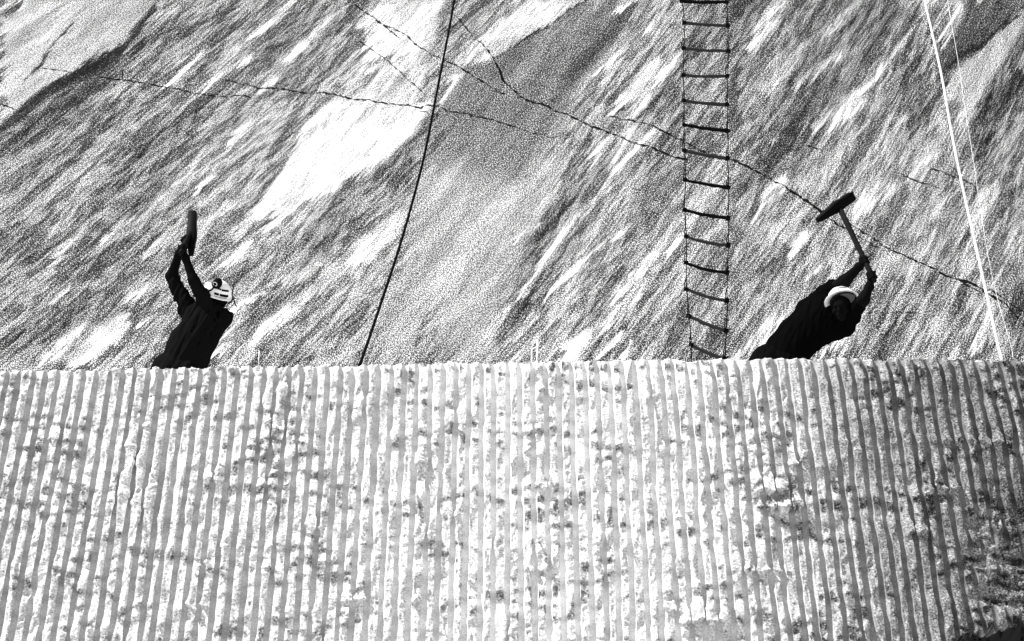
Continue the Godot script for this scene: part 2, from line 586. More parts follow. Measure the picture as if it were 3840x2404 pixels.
		[5.081, 14.464, 5.446, 14.953, 0.023, 0.3, 1],
		[3.233, 11.204, 3.591, 11.609, 0.051, 0.95, 0.3],
		[2.949, 11.782, 3.359, 12.335, 0.074, 0.9, 1],
		[3.542, 10.975, 3.81, 11.183, 0.037, 0.8, 1],
		[2.583, 9.871, 3.298, 10.626, 0.083, 0.72, 1],
		[3.562, 9.891, 3.783, 10.047, 0.041, 0.84, 1],
		[2.601, 11.204, 2.773, 11.373, 0.032, 0.75, 1],
		[5.339, 10.768, 5.085, 10.244, 0.078, 0.3, 1],
		[4.771, 10.789, 5.003, 10.954, 0.083, 0.38, 1],
		[5.258, 11.247, 5.457, 11.501, 0.06, 0.3, 1],
		[4.645, 9.91, 4.848, 10.145, 0.03, 0.28, 1],
		[4.141, 9.929, 4.439, 10.264, 0.021, 0.38, 1],
		[5.148, 9.891, 5.522, 10.008, 0.083, 0.24, 1],
		[5.76, 10.204, 5.972, 10.626, 0.129, 0.25, 1],
		[4.111, 10.364, 4.253, 10.404, 0.046, 0.42, 1],
		[2.841, 10.933, 3.065, 11.1, 0.032, 0.34, 1],
		[2.585, 10.995, 2.947, 11.352, 0.115, 0.46, 1],
		[2.713, 12.652, 2.89, 12.357, 0.124, 0.36, 1],
		[4.419, 12.111, 5.241, 12.79, 0.138, 0.68, 1],
		[5.323, 9.929, 5.575, 10.626, 0.06, 0.68, 1],
		[4.435, 10.871, 4.766, 11.247, 0.115, 0.7, 0.6],
	]
	map_tone.resize(MAP_W * MAP_H)
	map_streak.resize(MAP_W * MAP_H)
	map_tone.fill(0.5)
	map_streak.fill(1.0)
	for l in lenses:
		var pts := PackedVector2Array(l[2])
		var lo := pts[0]
		var hi := pts[0]
		for p in pts:
			lo = lo.min(p)
			hi = hi.max(p)
		var edge := 0.05 if l[0] > 0.64 or l[0] < 0.3 else (0.12 if l[0] < 0.43 else 0.25)
		for j in range(maxi(0, int((lo.y - edge - MAP_Y) / MAP_CELL)), mini(MAP_H, int((hi.y + edge - MAP_Y) / MAP_CELL) + 1)):
			for i in range(maxi(0, int((lo.x - edge - MAP_X) / MAP_CELL)), mini(MAP_W, int((hi.x + edge - MAP_X) / MAP_CELL) + 1)):
				var p := Vector2(MAP_X + i * MAP_CELL, MAP_Y + j * MAP_CELL)
				var d := 9.0
				for q in pts.size():
					d = minf(d, p.distance_to(Geometry2D.get_closest_point_to_segment(p, pts[q], pts[(q + 1) % pts.size()])))
				if Geometry2D.is_point_in_polygon(p, pts): d = -d
				blend(i, j, smoothstep(edge, -edge, d) * 0.92, l[0], l[1])
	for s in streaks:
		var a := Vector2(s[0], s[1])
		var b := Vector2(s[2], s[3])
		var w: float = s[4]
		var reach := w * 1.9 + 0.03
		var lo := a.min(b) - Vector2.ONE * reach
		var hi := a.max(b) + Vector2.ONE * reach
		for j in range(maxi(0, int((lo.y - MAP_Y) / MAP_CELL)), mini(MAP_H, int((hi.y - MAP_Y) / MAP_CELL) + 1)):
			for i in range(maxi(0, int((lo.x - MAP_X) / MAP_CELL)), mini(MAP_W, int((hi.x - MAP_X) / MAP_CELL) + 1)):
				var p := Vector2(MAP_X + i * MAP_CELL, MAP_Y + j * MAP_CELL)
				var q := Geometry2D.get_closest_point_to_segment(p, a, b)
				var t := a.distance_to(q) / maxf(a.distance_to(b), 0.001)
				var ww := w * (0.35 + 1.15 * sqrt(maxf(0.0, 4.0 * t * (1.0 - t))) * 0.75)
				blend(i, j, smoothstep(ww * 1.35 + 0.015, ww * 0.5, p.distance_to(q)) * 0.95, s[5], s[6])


func blend(i: int, j: int, k: float, tone: float, streak: float):
	var o := j * MAP_W + i
	map_tone[o] = lerpf(map_tone[o], tone, k)
	map_streak[o] = lerpf(map_streak[o], streak, k)


func map_at(m: PackedFloat32Array, x: float, y: float) -> float:
	var u := clampf((x - MAP_X) / MAP_CELL, 0.0, MAP_W - 1.01)
	var v := clampf((y - MAP_Y) / MAP_CELL, 0.0, MAP_H - 1.01)
	var i := int(u)
	var j := int(v)
	u -= i
	v -= j
	var o := j * MAP_W + i
	return lerpf(lerpf(m[o], m[o + 1], u), lerpf(m[o + MAP_W], m[o + MAP_W + 1], u), v)


func grain_bytes(w: int, h: int, f: float, sd: int) -> PackedByteArray:
	var g := FastNoiseLite.new()
	g.seed = sd
	g.noise_type = FastNoiseLite.TYPE_SIMPLEX_SMOOTH
	g.frequency = f
	g.fractal_type = FastNoiseLite.FRACTAL_FBM
	g.fractal_octaves = 2
	var im := g.get_image(w, h, false, false, true)
	im.convert(Image.FORMAT_L8)
	return im.get_data()


func marble_image(x0: float, y1: float, w: int, h: int, res: float, sd: int) -> Image:
	var grain := grain_bytes(w, h, 0.00145 / res, sd) if res < 0.01 else grain_bytes(w, h, 0.4, sd)
	var out := PackedByteArray()
	out.resize(w * h)
	var o := 0
	for j in h:
		var y := y1 - (j + 0.5) * res
		for i in w:
			var x := x0 + (i + 0.5) * res
			var t := (y - 1.375 * x - 0.0224 * x * x) * 0.6
			var s := x * 1.6
			var n2 := soft_noise.get_noise_2d(t * 5.0, s * 0.8)
			var n3 := soft_noise.get_noise_2d(t * 17.0 + 50.0, s * 2.9)
			var n4 := soft_noise.get_noise_2d(t * 52.0, s * 8.0 + 20.0)
			var d := 0.08 * n3 + 0.14 * n2
			var mx := x + d * 0.58
			var my := y + d * 0.8 + 0.02 * n4
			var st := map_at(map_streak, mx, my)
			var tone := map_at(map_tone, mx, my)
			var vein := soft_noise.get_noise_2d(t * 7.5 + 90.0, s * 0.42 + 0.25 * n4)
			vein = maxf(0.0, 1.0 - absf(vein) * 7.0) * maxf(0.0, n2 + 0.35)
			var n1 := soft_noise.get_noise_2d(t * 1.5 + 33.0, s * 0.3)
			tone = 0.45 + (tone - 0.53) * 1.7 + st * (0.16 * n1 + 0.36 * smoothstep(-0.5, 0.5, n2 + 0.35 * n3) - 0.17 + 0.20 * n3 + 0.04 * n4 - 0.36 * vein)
			var g := (grain[o] - 128) / 128.0
			tone += g * (1.6 if tone < 0.8 else maxf(0.55, 1.6 - (tone - 0.8) * 3.0))
			tone = clampf(tone, 0.0, 1.0)
			tone = lerpf(tone, tone * tone * (3.0 - 2.0 * tone), 0.85)
			out[o] = int(clampf(tone, 0.09, 1.0) * 235.0)
			o += 1
	return Image.create_from_data(w, h, false, Image.FORMAT_L8, out)


func draw_cracks(im: Image, x0: float, y1: float, res: float):
	# fine fractures across the wall: half width, darkness, course
	var cracks := [
		[0.006, 0.6, [Vector2(-2.074, 15.202), Vector2(-1.937, 15.077), Vector2(-1.801, 14.965), Vector2(-1.625, 14.768), Vector2(-1.47, 14.597)]],
		[0.006, 0.75, [Vector2(-1.799, 14.928), Vector2(-1.456, 14.707), Vector2(-1.226, 14.464), Vector2(-1.075, 14.344), Vector2(-0.927, 14.248), Vector2(-0.779, 14.153), Vector2(-0.65, 14.082), Vector2(-0.466, 13.941), Vector2(-0.284, 13.8), Vector2(-0.086, 13.673)]],
		[0.008, 1, [Vector2(-0.326, 14.392), Vector2(-0.233, 14.224), Vector2(-0.159, 14.058), Vector2(-0.104, 13.894), Vector2(0.004, 13.766), Vector2(0.112, 13.638), Vector2(0.219, 13.581), Vector2(0.326, 13.546), Vector2(0.433, 13.5), Vector2(0.557, 13.42), Vector2(0.698, 13.341), Vector2(0.856, 13.25), Vector2(0.995, 13.138), Vector2(1.135, 13.071), Vector2(1.291, 13.004), Vector2(1.516, 12.904), Vector2(1.707, 12.849), Vector2(1.878, 12.761), Vector2(2.031, 12.673), Vector2(2.169, 12.651)]],
		[0.005, 0.45, [Vector2(-0.702, 14.928), Vector2(-0.626, 14.805), Vector2(-0.512, 14.633), Vector2(-0.326, 14.392)]],
		[0.006, 0.85, [Vector2(-2.167, 13.627), Vector2(-2.057, 13.581), Vector2(-1.93, 13.565), Vector2(-1.804, 13.546), Vector2(-1.623, 13.505), Vector2(-1.443, 13.478), Vector2(-1.3, 13.473), Vector2(-1.156, 13.432), Vector2(-1.086, 13.478), Vector2(-0.907, 13.455), Vector2(-0.762, 13.386), Vector2(-0.584, 13.352), Vector2(-0.369, 13.296), Vector2(-0.191, 13.25), Vector2(-0.014, 13.183), Vector2(0.128, 13.127), Vector2(0.251, 13.071), Vector2(0.515, 12.982)]],
		[0.005, 0.4, [Vector2(-1.984, 14.561), Vector2(-1.849, 14.44), Vector2(-1.6, 14.2), Vector2(-1.467, 14.058), Vector2(-1.352, 13.917), Vector2(-1.202, 13.754), Vector2(-1.091, 13.638)]],
		[0.004, 0.4, [Vector2(-1.154, 13.386), Vector2(-1.011, 13.341), Vector2(-0.903, 13.296)]],
		[0.005, 0.5, [Vector2(0.345, 13.615), Vector2(0.398, 13.535), Vector2(0.469, 13.489)]],
		[0.007, 0.8, [Vector2(-3.247, 13.759), Vector2(-3.141, 13.777), Vector2(-3.015, 13.782), Vector2(-2.906, 13.768), Vector2(-2.815, 13.754), Vector2(-2.613, 13.703), Vector2(-2.415, 13.696), Vector2(-2.287, 13.661), Vector2(-2.168, 13.627)]],
		[0.005, 0.55, [Vector2(-3.656, 13.882), Vector2(-3.433, 13.824), Vector2(-3.23, 13.766)]],
		[0.006, 0.6, [Vector2(-5.296, 13.976), Vector2(-5.146, 13.945), Vector2(-4.999, 13.929), Vector2(-4.869, 13.898), Vector2(-4.738, 13.87), Vector2(-4.551, 13.812), Vector2(-4.401, 13.772), Vector2(-4.273, 13.754), Vector2(-4.123, 13.696), Vector2(-3.993, 13.661), Vector2(-3.845, 13.62), Vector2(-3.701, 13.615), Vector2(-3.558, 13.622), Vector2(-3.451, 13.627), Vector2(-3.306, 13.615)]],
		[0.005, 0.45, [Vector2(-6.173, 14.129), Vector2(-5.986, 14.098), Vector2(-5.856, 14.082), Vector2(-5.725, 14.058), Vector2(-5.595, 14.035)]],
		[0.005, 0.6, [Vector2(-6.483, 13.523), Vector2(-6.347, 13.466), Vector2(-6.193, 13.398)]],
		[0.005, 0.6, [Vector2(-5.014, 14.165), Vector2(-5.006, 14.058), Vector2(-4.997, 13.941)]],
		[0.006, 0.75, [Vector2(1.231, 13.307), Vector2(1.371, 13.25), Vector2(1.53, 13.228), Vector2(1.724, 13.205), Vector2(1.827, 13.127), Vector2(1.929, 13.048), Vector2(2.126, 12.948)]],
		[0.006, 0.8, [Vector2(1.868, 13.098), Vector2(1.988, 13.03), Vector2(2.108, 12.962), Vector2(2.196, 12.904), Vector2(2.284, 12.826), Vector2(2.371, 12.759), Vector2(2.46, 12.711), Vector2(2.683, 12.635), Vector2(2.814, 12.559), Vector2(2.95, 12.474)]],
		[0.006, 0.6, [Vector2(1.853, 12.798), Vector2(1.926, 12.73), Vector2(2.029, 12.673), Vector2(2.105, 12.654)]],
		[0.007, 0.85, [Vector2(2.701, 12.64), Vector2(2.817, 12.564), Vector2(2.933, 12.488), Vector2(3.032, 12.43), Vector2(3.131, 12.37), Vector2(3.228, 12.295), Vector2(3.328, 12.252), Vector2(3.454, 12.135), Vector2(3.532, 12.055), Vector2(3.611, 11.988), Vector2(3.749, 11.841)]],
		[0.008, 1, [Vector2(3.346, 12.218), Vector2(3.416, 12.166), Vector2(3.487, 12.126), Vector2(3.541, 12.061), Vector2(3.596, 12.015), Vector2(3.676, 11.923), Vector2(3.743, 11.85), Vector2(3.783, 11.814), Vector2(3.848, 11.727), Vector2(3.914, 11.651), Vector2(3.984, 11.621)]],
		[0.007, 0.9, [Vector2(3.998, 11.741), Vector2(4.051, 11.687), Vector2(4.13, 11.606), Vector2(4.211, 11.544), Vector2(4.279, 11.49), Vector2(4.358, 11.419), Vector2(4.435, 11.33), Vector2(4.541, 11.251), Vector2(4.637, 11.198), Vector2(4.733, 11.155), Vector2(4.841, 11.094), Vector2(4.949, 11.033), Vector2(5.041, 10.972), Vector2(5.134, 10.912), Vector2(5.215, 10.874), Vector2(5.282, 10.843)]],
		[0.014, 1, [Vector2(5.269, 10.852), Vector2(5.338, 10.826), Vector2(5.417, 10.778), Vector2(5.468, 10.74), Vector2(5.506, 10.706)]],
		[0.009, 1, [Vector2(5.504, 10.698), Vector2(5.555, 10.655), Vector2(5.607, 10.622), Vector2(5.658, 10.588), Vector2(5.721, 10.537), Vector2(5.778, 10.453), Vector2(5.846, 10.353), Vector2(5.92, 10.286)]],
		[0.006, 0.9, [Vector2(5.506, 10.706), Vector2(5.594, 10.715), Vector2(5.681, 10.638), Vector2(5.732, 10.596), Vector2(5.779, 10.537), Vector2(5.854, 10.478), Vector2(5.945, 10.428)]],
		[0.006, 0.7, [Vector2(5.291, 10.809), Vector2(5.341, 10.758), Vector2(5.406, 10.715), Vector2(5.474, 10.689)]],
		[0.005, 0.65, [Vector2(4.079, 11.544), Vector2(4.146, 11.49), Vector2(4.213, 11.437), Vector2(4.265, 11.383), Vector2(4.319, 11.348), Vector2(4.427, 11.269)]],
		[0.005, 0.6, [Vector2(4.765, 12.413), Vector2(4.892, 12.327), Vector2(5.021, 12.263), Vector2(5.215, 12.178)]],
		[0.006, 0.65, [Vector2(5.158, 12.488), Vector2(5.271, 12.434), Vector2(5.383, 12.37), Vector2(5.511, 12.306), Vector2(5.622, 12.241), Vector2(5.67, 12.167)]],
		[0.005, 0.5, [Vector2(3.685, 12.871), Vector2(3.77, 12.838), Vector2(3.853, 12.794)]],
		[0.004, 0.7, [Vector2(4.129, 10.411), Vector2(4.286, 10.413), Vector2(4.414, 10.408), Vector2(4.486, 10.415), Vector2(4.685, 10.41)]],
		[0.006, 0.8, [Vector2(4.581, 10.378), Vector2(4.623, 10.37), Vector2(4.666, 10.375)]],
		[0.006, 0.8, [Vector2(4.544, 10.316), Vector2(4.602, 10.323), Vector2(4.663, 10.33)]],
	]
	for c in cracks:
		var pts: Array = c[2]
		var len := 0.0
		for k in pts.size() - 1:
			var a: Vector2 = pts[k]
			var b: Vector2 = pts[k + 1]
			var n := int(a.distance_to(b) / (res * 0.7)) + 1
			for q in n:
				var p := a.lerp(b, float(q) / n)
				len += res * 0.7
				p.x += 0.006 * soft_noise.get_noise_2d(len * 6.0, pts[0].x) + 0.005 * soft_noise.get_noise_2d(len * 30.0, pts[0].y)
				p.y += 0.007 * soft_noise.get_noise_2d(len * 7.0 + 40.0, pts[0].y) + 0.006 * soft_noise.get_noise_2d(len * 28.0, pts[0].x + 5.0)
				var hw: float = c[0] * 1.35 * (0.8 + 0.7 * soft_noise.get_noise_2d(len * 9.0, pts[0].x + 20.0))
				var dk: float = c[1] * clampf(0.95 + 0.4 * soft_noise.get_noise_2d(len * 4.0, pts[0].y + 9.0), 0.2, 1.0)
				var ci := (p.x - x0) / res
				var cj := (y1 - p.y) / res
				var rr := hw / res + 0.7
				for j in range(int(cj - rr), int(cj + rr) + 2):
					for i in range(int(ci - rr), int(ci + rr) + 2):
						if i < 0 or j < 0 or i >= im.get_width() or j >= im.get_height(): continue
						var dd := Vector2(i + 0.5 - ci, j + 0.5 - cj).length()
						var k2 := clampf(rr - dd, 0.0, 1.0) * dk
						if k2 <= 0.0: continue
						var v := im.get_pixel(i, j).r
						im.set_pixel(i, j, Color.from_hsv(0, 0, minf(v, lerpf(v, 0.05, k2))))


func build_wall():
	paint_map()
	var wall := ArrayMesh.new()
	# panels: x from, x to, y from, y to, texel size, grid step
	var panels := [
		[-7.6, 0.0, 8.6, 16.0, 0.005, 0.05], [0.0, 7.6, 8.6, 16.0, 0.005, 0.05],
		[-15.0, -7.6, 8.6, 16.0, 0.02, 0.2], [7.6, 15.0, 8.6, 16.0, 0.02, 0.2],
		[-15.0, 15.0, 16.0, 21.0, 0.03, 0.25], [-15.0, 15.0, 0.0, 8.6, 0.03, 0.25],
	]
	for n in panels.size():
		var p: Array = panels[n]
		var w := int(round((p[1] - p[0]) / p[4]))
		var h := int(round((p[3] - p[2]) / p[4]))
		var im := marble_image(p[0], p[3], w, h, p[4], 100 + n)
		if n < 2: draw_cracks(im, p[0], p[3], p[4])
		var mat := StandardMaterial3D.new()
		mat.resource_name = "veined_marble"
		mat.albedo_texture = ImageTexture.create_from_image(im)
		mat.texture_repeat = false
		mat.roughness = 0.95
		mat.metallic_specular = 0.2
		var nu := int(round((p[1] - p[0]) / p[5])) + 1
		var nv := int(round((p[3] - p[2]) / p[5])) + 1
		var verts := PackedVector3Array()
		var uv := PackedVector2Array()
		for j in nv:
			for i in nu:
				var u := float(i) / (nu - 1)
				var v := float(j) / (nv - 1)
				var x := lerpf(p[0], p[1], u)
				var y := lerpf(p[3], p[2], v)
				verts.append(Vector3(x, y, WALL_Z + wall_relief(x, y)))
				uv.append(Vector2(u, v))
		var m := surf(verts, grid_index(nu, nv), uv)
		wall.add_surface_from_arrays(Mesh.PRIMITIVE_TRIANGLES, m.surface_get_arrays(0))
		wall.surface_set_material(n, mat)
	var back := BoxMesh.new()
	back.size = Vector3(30, 20.9, 3)
	var st := SurfaceTool.new()
	st.append_from(back, 0, Transform3D(Basis.IDENTITY, Vector3(0, 10.45, WALL_Z - 1.6)))
	st.commit(wall)
	wall.surface_set_material(panels.size(), matte(0.4))
	var o := MeshInstance3D.new()
	o.name = "quarry_wall"
	o.mesh = wall
	tag(o, "tall veined marble quarry wall with slanting dark streaks behind the two workers", "quarry wall")
	add_child(o)


# ---------------------------------------------------------------- the fluted block

# ledges and lumps on the broken face: x, y, half width, height, how far proud
var ledges := [
	[-0.681, 6.317, 0.05, 0.10, 0.030], [0.216, 6.145, 0.07, 0.07, 0.030], [1.929, 6.11, 0.10, 0.10, 0.034], [1.999, 5.987, 0.14, 0.10, 0.04],
	[2.979, 5.795, 0.06, 0.13, 0.028], [3.266, 6.163, 0.10, 0.05, 0.034], [3.363, 6.575, 0.16, 0.05, 0.016], [3.662, 6.557, 0.14, 0.08, 0.02],
	[-3.485, 6.529, 0.05, 0.10, 0.018], [-3.652, 6.473, 0.09, 0.06, 0.016], [-2.783, 6.66, 0.03, 0.06, 0.016], [-2.213, 6.199, 0.08, 0.07, 0.018],
	[-2.252, 5.213, 0.10, 0.10, 0.026], [-2.238, 5.521, 0.06, 0.04, 0.016], [-1.119, 5.254, 0.08, 0.10, 0.022], [-0.663, 5.262, 0.06, 0.08, 0.022],
	[-0.295, 5.403, 0.05, 0.07, 0.018], [0.202, 5.496, 0.09, 0.12, 0.026], [1.255, 5.926, 0.05, 0.05, 0.022], [1.133, 5.197, 0.06, 0.07, 0.02],
	[1.362, 5.107, 0.14, 0.12, 0.028], [1.786, 5.496, 0.10, 0.06, 0.02], [1.947, 5.504, 0.06, 0.05, 0.018], [-1.345, 7.033, 0.04, 0.04, 0.012],
	[1.066, 6.888, 0.03, 0.09, 0.016], [1.472, 6.244, 0.05, 0.06, 0.014], [2.134, 6.344, 0.06, 0.05, 0.024], [-1.442, 5.83, 0.06, 0.06, 0.018],
]
# hollows: x, y, half width, half height, how deep
var hollows := [
	[-0.654, 6.253, 0.05, 0.05, 0.03], [-1.037, 6.501, 0.08, 0.05, 0.018], [0.256, 6.074, 0.06, 0.06, 0.02], [2.11, 6.538, 0.06, 0.07, 0.022],
	[3.006, 6.244, 0.07, 0.08, 0.03], [1.954, 5.943, 0.07, 0.05, 0.025], [-1.665, 5.387, 0.06, 0.05, 0.018], [-0.659, 5.64, 0.05, 0.08, 0.02],
	[0.194, 5.538, 0.06, 0.07, 0.02], [-3.468, 5.345, 0.09, 0.06, 0.02], [3.404, 6.783, 0.05, 0.12, 0.02], [3.775, 7.072, 0.035, 0.2, 0.03], [0.902, 5.674, 0.05, 0.04, 0.016],
]


func face_r(x: float, y: float, top: float, fine := 1.0) -> float:
	var r := 0.005 + 0.009 * soft_noise.get_noise_2d(x * 1.4, y * 1.2) + 0.0075 * soft_noise.get_noise_2d(x * 4.0 + 31.0, y * 3.2) + 0.004 * soft_noise.get_noise_2d(x * 9.0 + 11.0, y * 6.0)
	var wx := x + 0.05 * soft_noise.get_noise_2d(x * 8.0, y * 8.0 + 60.0)
	var wy := y + 0.04 * soft_noise.get_noise_2d(x * 9.0 + 70.0, y * 8.0)
	r += 0.005 * fine * cell_noise.get_noise_2d(wx * 10.0, wy * 13.0)
	var s := y * 2.7 + soft_noise.get_noise_2d(x * 1.6 + 9.0, y * 0.8) * 1.6 + 0.08 * soft_noise.get_noise_2d(x * 12.0, 4.0)
	var k := floorf(s)
	r += 0.016 * (0.3 + 0.7 * fine) * (1.0 - (s - k)) * clampf(soft_noise.get_noise_2d(x * 2.6 + k * 7.7, k * 3.1) * 1.8 - 0.2, 0.0, 1.0)
	var s2 := y * 11.0 + soft_noise.get_noise_2d(x * 4.0 + 19.0, y * 2.0) * 1.8
	k = floorf(s2)
	r += 0.007 * fine * (1.0 - (s2 - k)) * clampf(soft_noise.get_noise_2d(x * 7.0 + k * 5.7, k * 2.3) * 1.8, 0.0, 1.0)
	r += 0.0026 * fine * rough_noise.get_noise_2d(x * 30.0, y * 34.0)
	for l in ledges:
		var dx: float = absf(x - l[0]) / l[2]
		if dx > 1.6: continue
		var dy: float = y - l[1] + 0.02 * soft_noise.get_noise_2d(x * 14.0, l[1] * 5.0)
		if dy > l[3] * 3.0 or dy < -0.12: continue
		var env := smoothstep(1.5, 0.5, dx)
		if dy >= 0.0: r += l[4] * 1.45 * env * exp(-dy / l[3] * 1.3) * smoothstep(0.0, 0.008, dy)
		else: r -= l[4] * 0.4 * env * exp(dy / 0.04)
	for h in hollows:
		var q := Vector2((x - h[0]) / h[2], (y - h[1]) / h[3]).length_squared()
		if q < 4.0: r -= h[4] * exp(-q * 1.4)
	var bent := maxf(0.0, x - 0.5)
	r -= 0.01 * bent * bent
	# chipped rim
	var d := top - y
	r -= (0.017 + 0.012 * soft_noise.get_noise_2d(x * 11.0, 2.0)) * exp(-maxf(d, 0.0) / (0.035 + 0.02 * soft_noise.get_noise_2d(x * 7.0, 8.0)))
	# torn rock at the lower right, undercut below
	var torn := smoothstep(3.278, 3.453, x + 0.08 * soft_noise.get_noise_2d(y * 4.0, 3.0)) * smoothstep(6.241, 6.004, y + 0.1 * soft_noise.get_noise_2d(x * 3.0, 7.0))
	if torn > 0.0:
		var s3 := (y + x * 0.35) * 5.0 + soft_noise.get_noise_2d(x * 2.0, y * 2.0) * 1.4
		r += torn * 0.02 * (1.0 - (s3 - floorf(s3)))
		r -= torn * (0.05 + 0.022 * soft_noise.get_noise_2d(x * 2.0 + y * 1.2, y * 3.6) + 0.005 * rough_noise.get_noise_2d(x * 5.0 + y * 3.0, y * 14.0))
	var under := (5.035 + (x - 3.154) * 0.189 + 0.03 * soft_noise.get_noise_2d(x * 6.0, 1.0)) - y
	if under > 0.0 and x > 3.154 - 0.1: r -= minf(under * 6.0, 0.8) * smoothstep(3.154 - 0.1, 3.154 + 0.1, x)
	return r


func face_images() -> Array:
	var w := 2048
	var h := 520
	var g1 := grain_bytes(w, h, 0.30, 301)
	var g2 := grain_bytes(w, h, 0.33, 302)
	var ridge := PackedByteArray()
	var bore := PackedByteArray()
	ridge.resize(w * h)
	bore.resize(w * h)
	var o := 0
	for j in h:
		var y := 7.32 - (j + 0.5) * 2.6 / h
		for i in w:
			var x := -5.8 + (i + 0.5) * 11.6 / w
			var n1 := soft_noise.get_noise_2d(x * 4.2 + 3.0, y * 8.5)
			var n2 := soft_noise.get_noise_2d(x * 14.0, y * 16.0 + 8.0)
			var n3 := soft_noise.get_noise_2d(x * 42.0, y * 75.0)
			var band := soft_noise.get_noise_2d(x * 0.8 + 5.0, y * 2.4)
			var gr := (g1[o] - 128) / 128.0
			var painted_darkening := smoothstep(1.2, 3.6, x) * 0.30 + smoothstep(-3.2, -4.3, x) * 0.05  # light falling off to the right, painted into the stone; far left slightly darkened
			painted_darkening += 0.16 * smoothstep(3.45, 3.75, x + 0.1 * n1) * smoothstep(6.35, 6.1, y + 0.1 * n2)  # broken lower right corner darkened further
			var blot := smoothstep(0.12, 0.9, n1 * 0.6 + n2 * 0.2 + band * 0.5)
			var t := 0.92 - painted_darkening * 1.15 - blot * 0.40 + 0.06 * band - 0.16 * maxf(0.0, n3 + 0.1 + n2 * 0.4)
			t += gr * (0.26 + painted_darkening * 0.35 + blot * 0.1)
			ridge[o] = int(clampf(t, 0.12, 1.0) * 230.0)
			var b := 0.75 + 0.20 * exp(-pow((x - 0.3) / 1.7, 2.0)) - painted_darkening * 1.05 - 0.05 * n1 - blot * 0.05 + gr * 0.05 + (g2[o] - 128) / 128.0 * 0.12
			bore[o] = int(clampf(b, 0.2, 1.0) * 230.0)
			o += 1
	return [Image.create_from_data(w, h, false, Image.FORMAT_L8, ridge), Image.create_from_data(w, h, false, Image.FORMAT_L8, bore)]


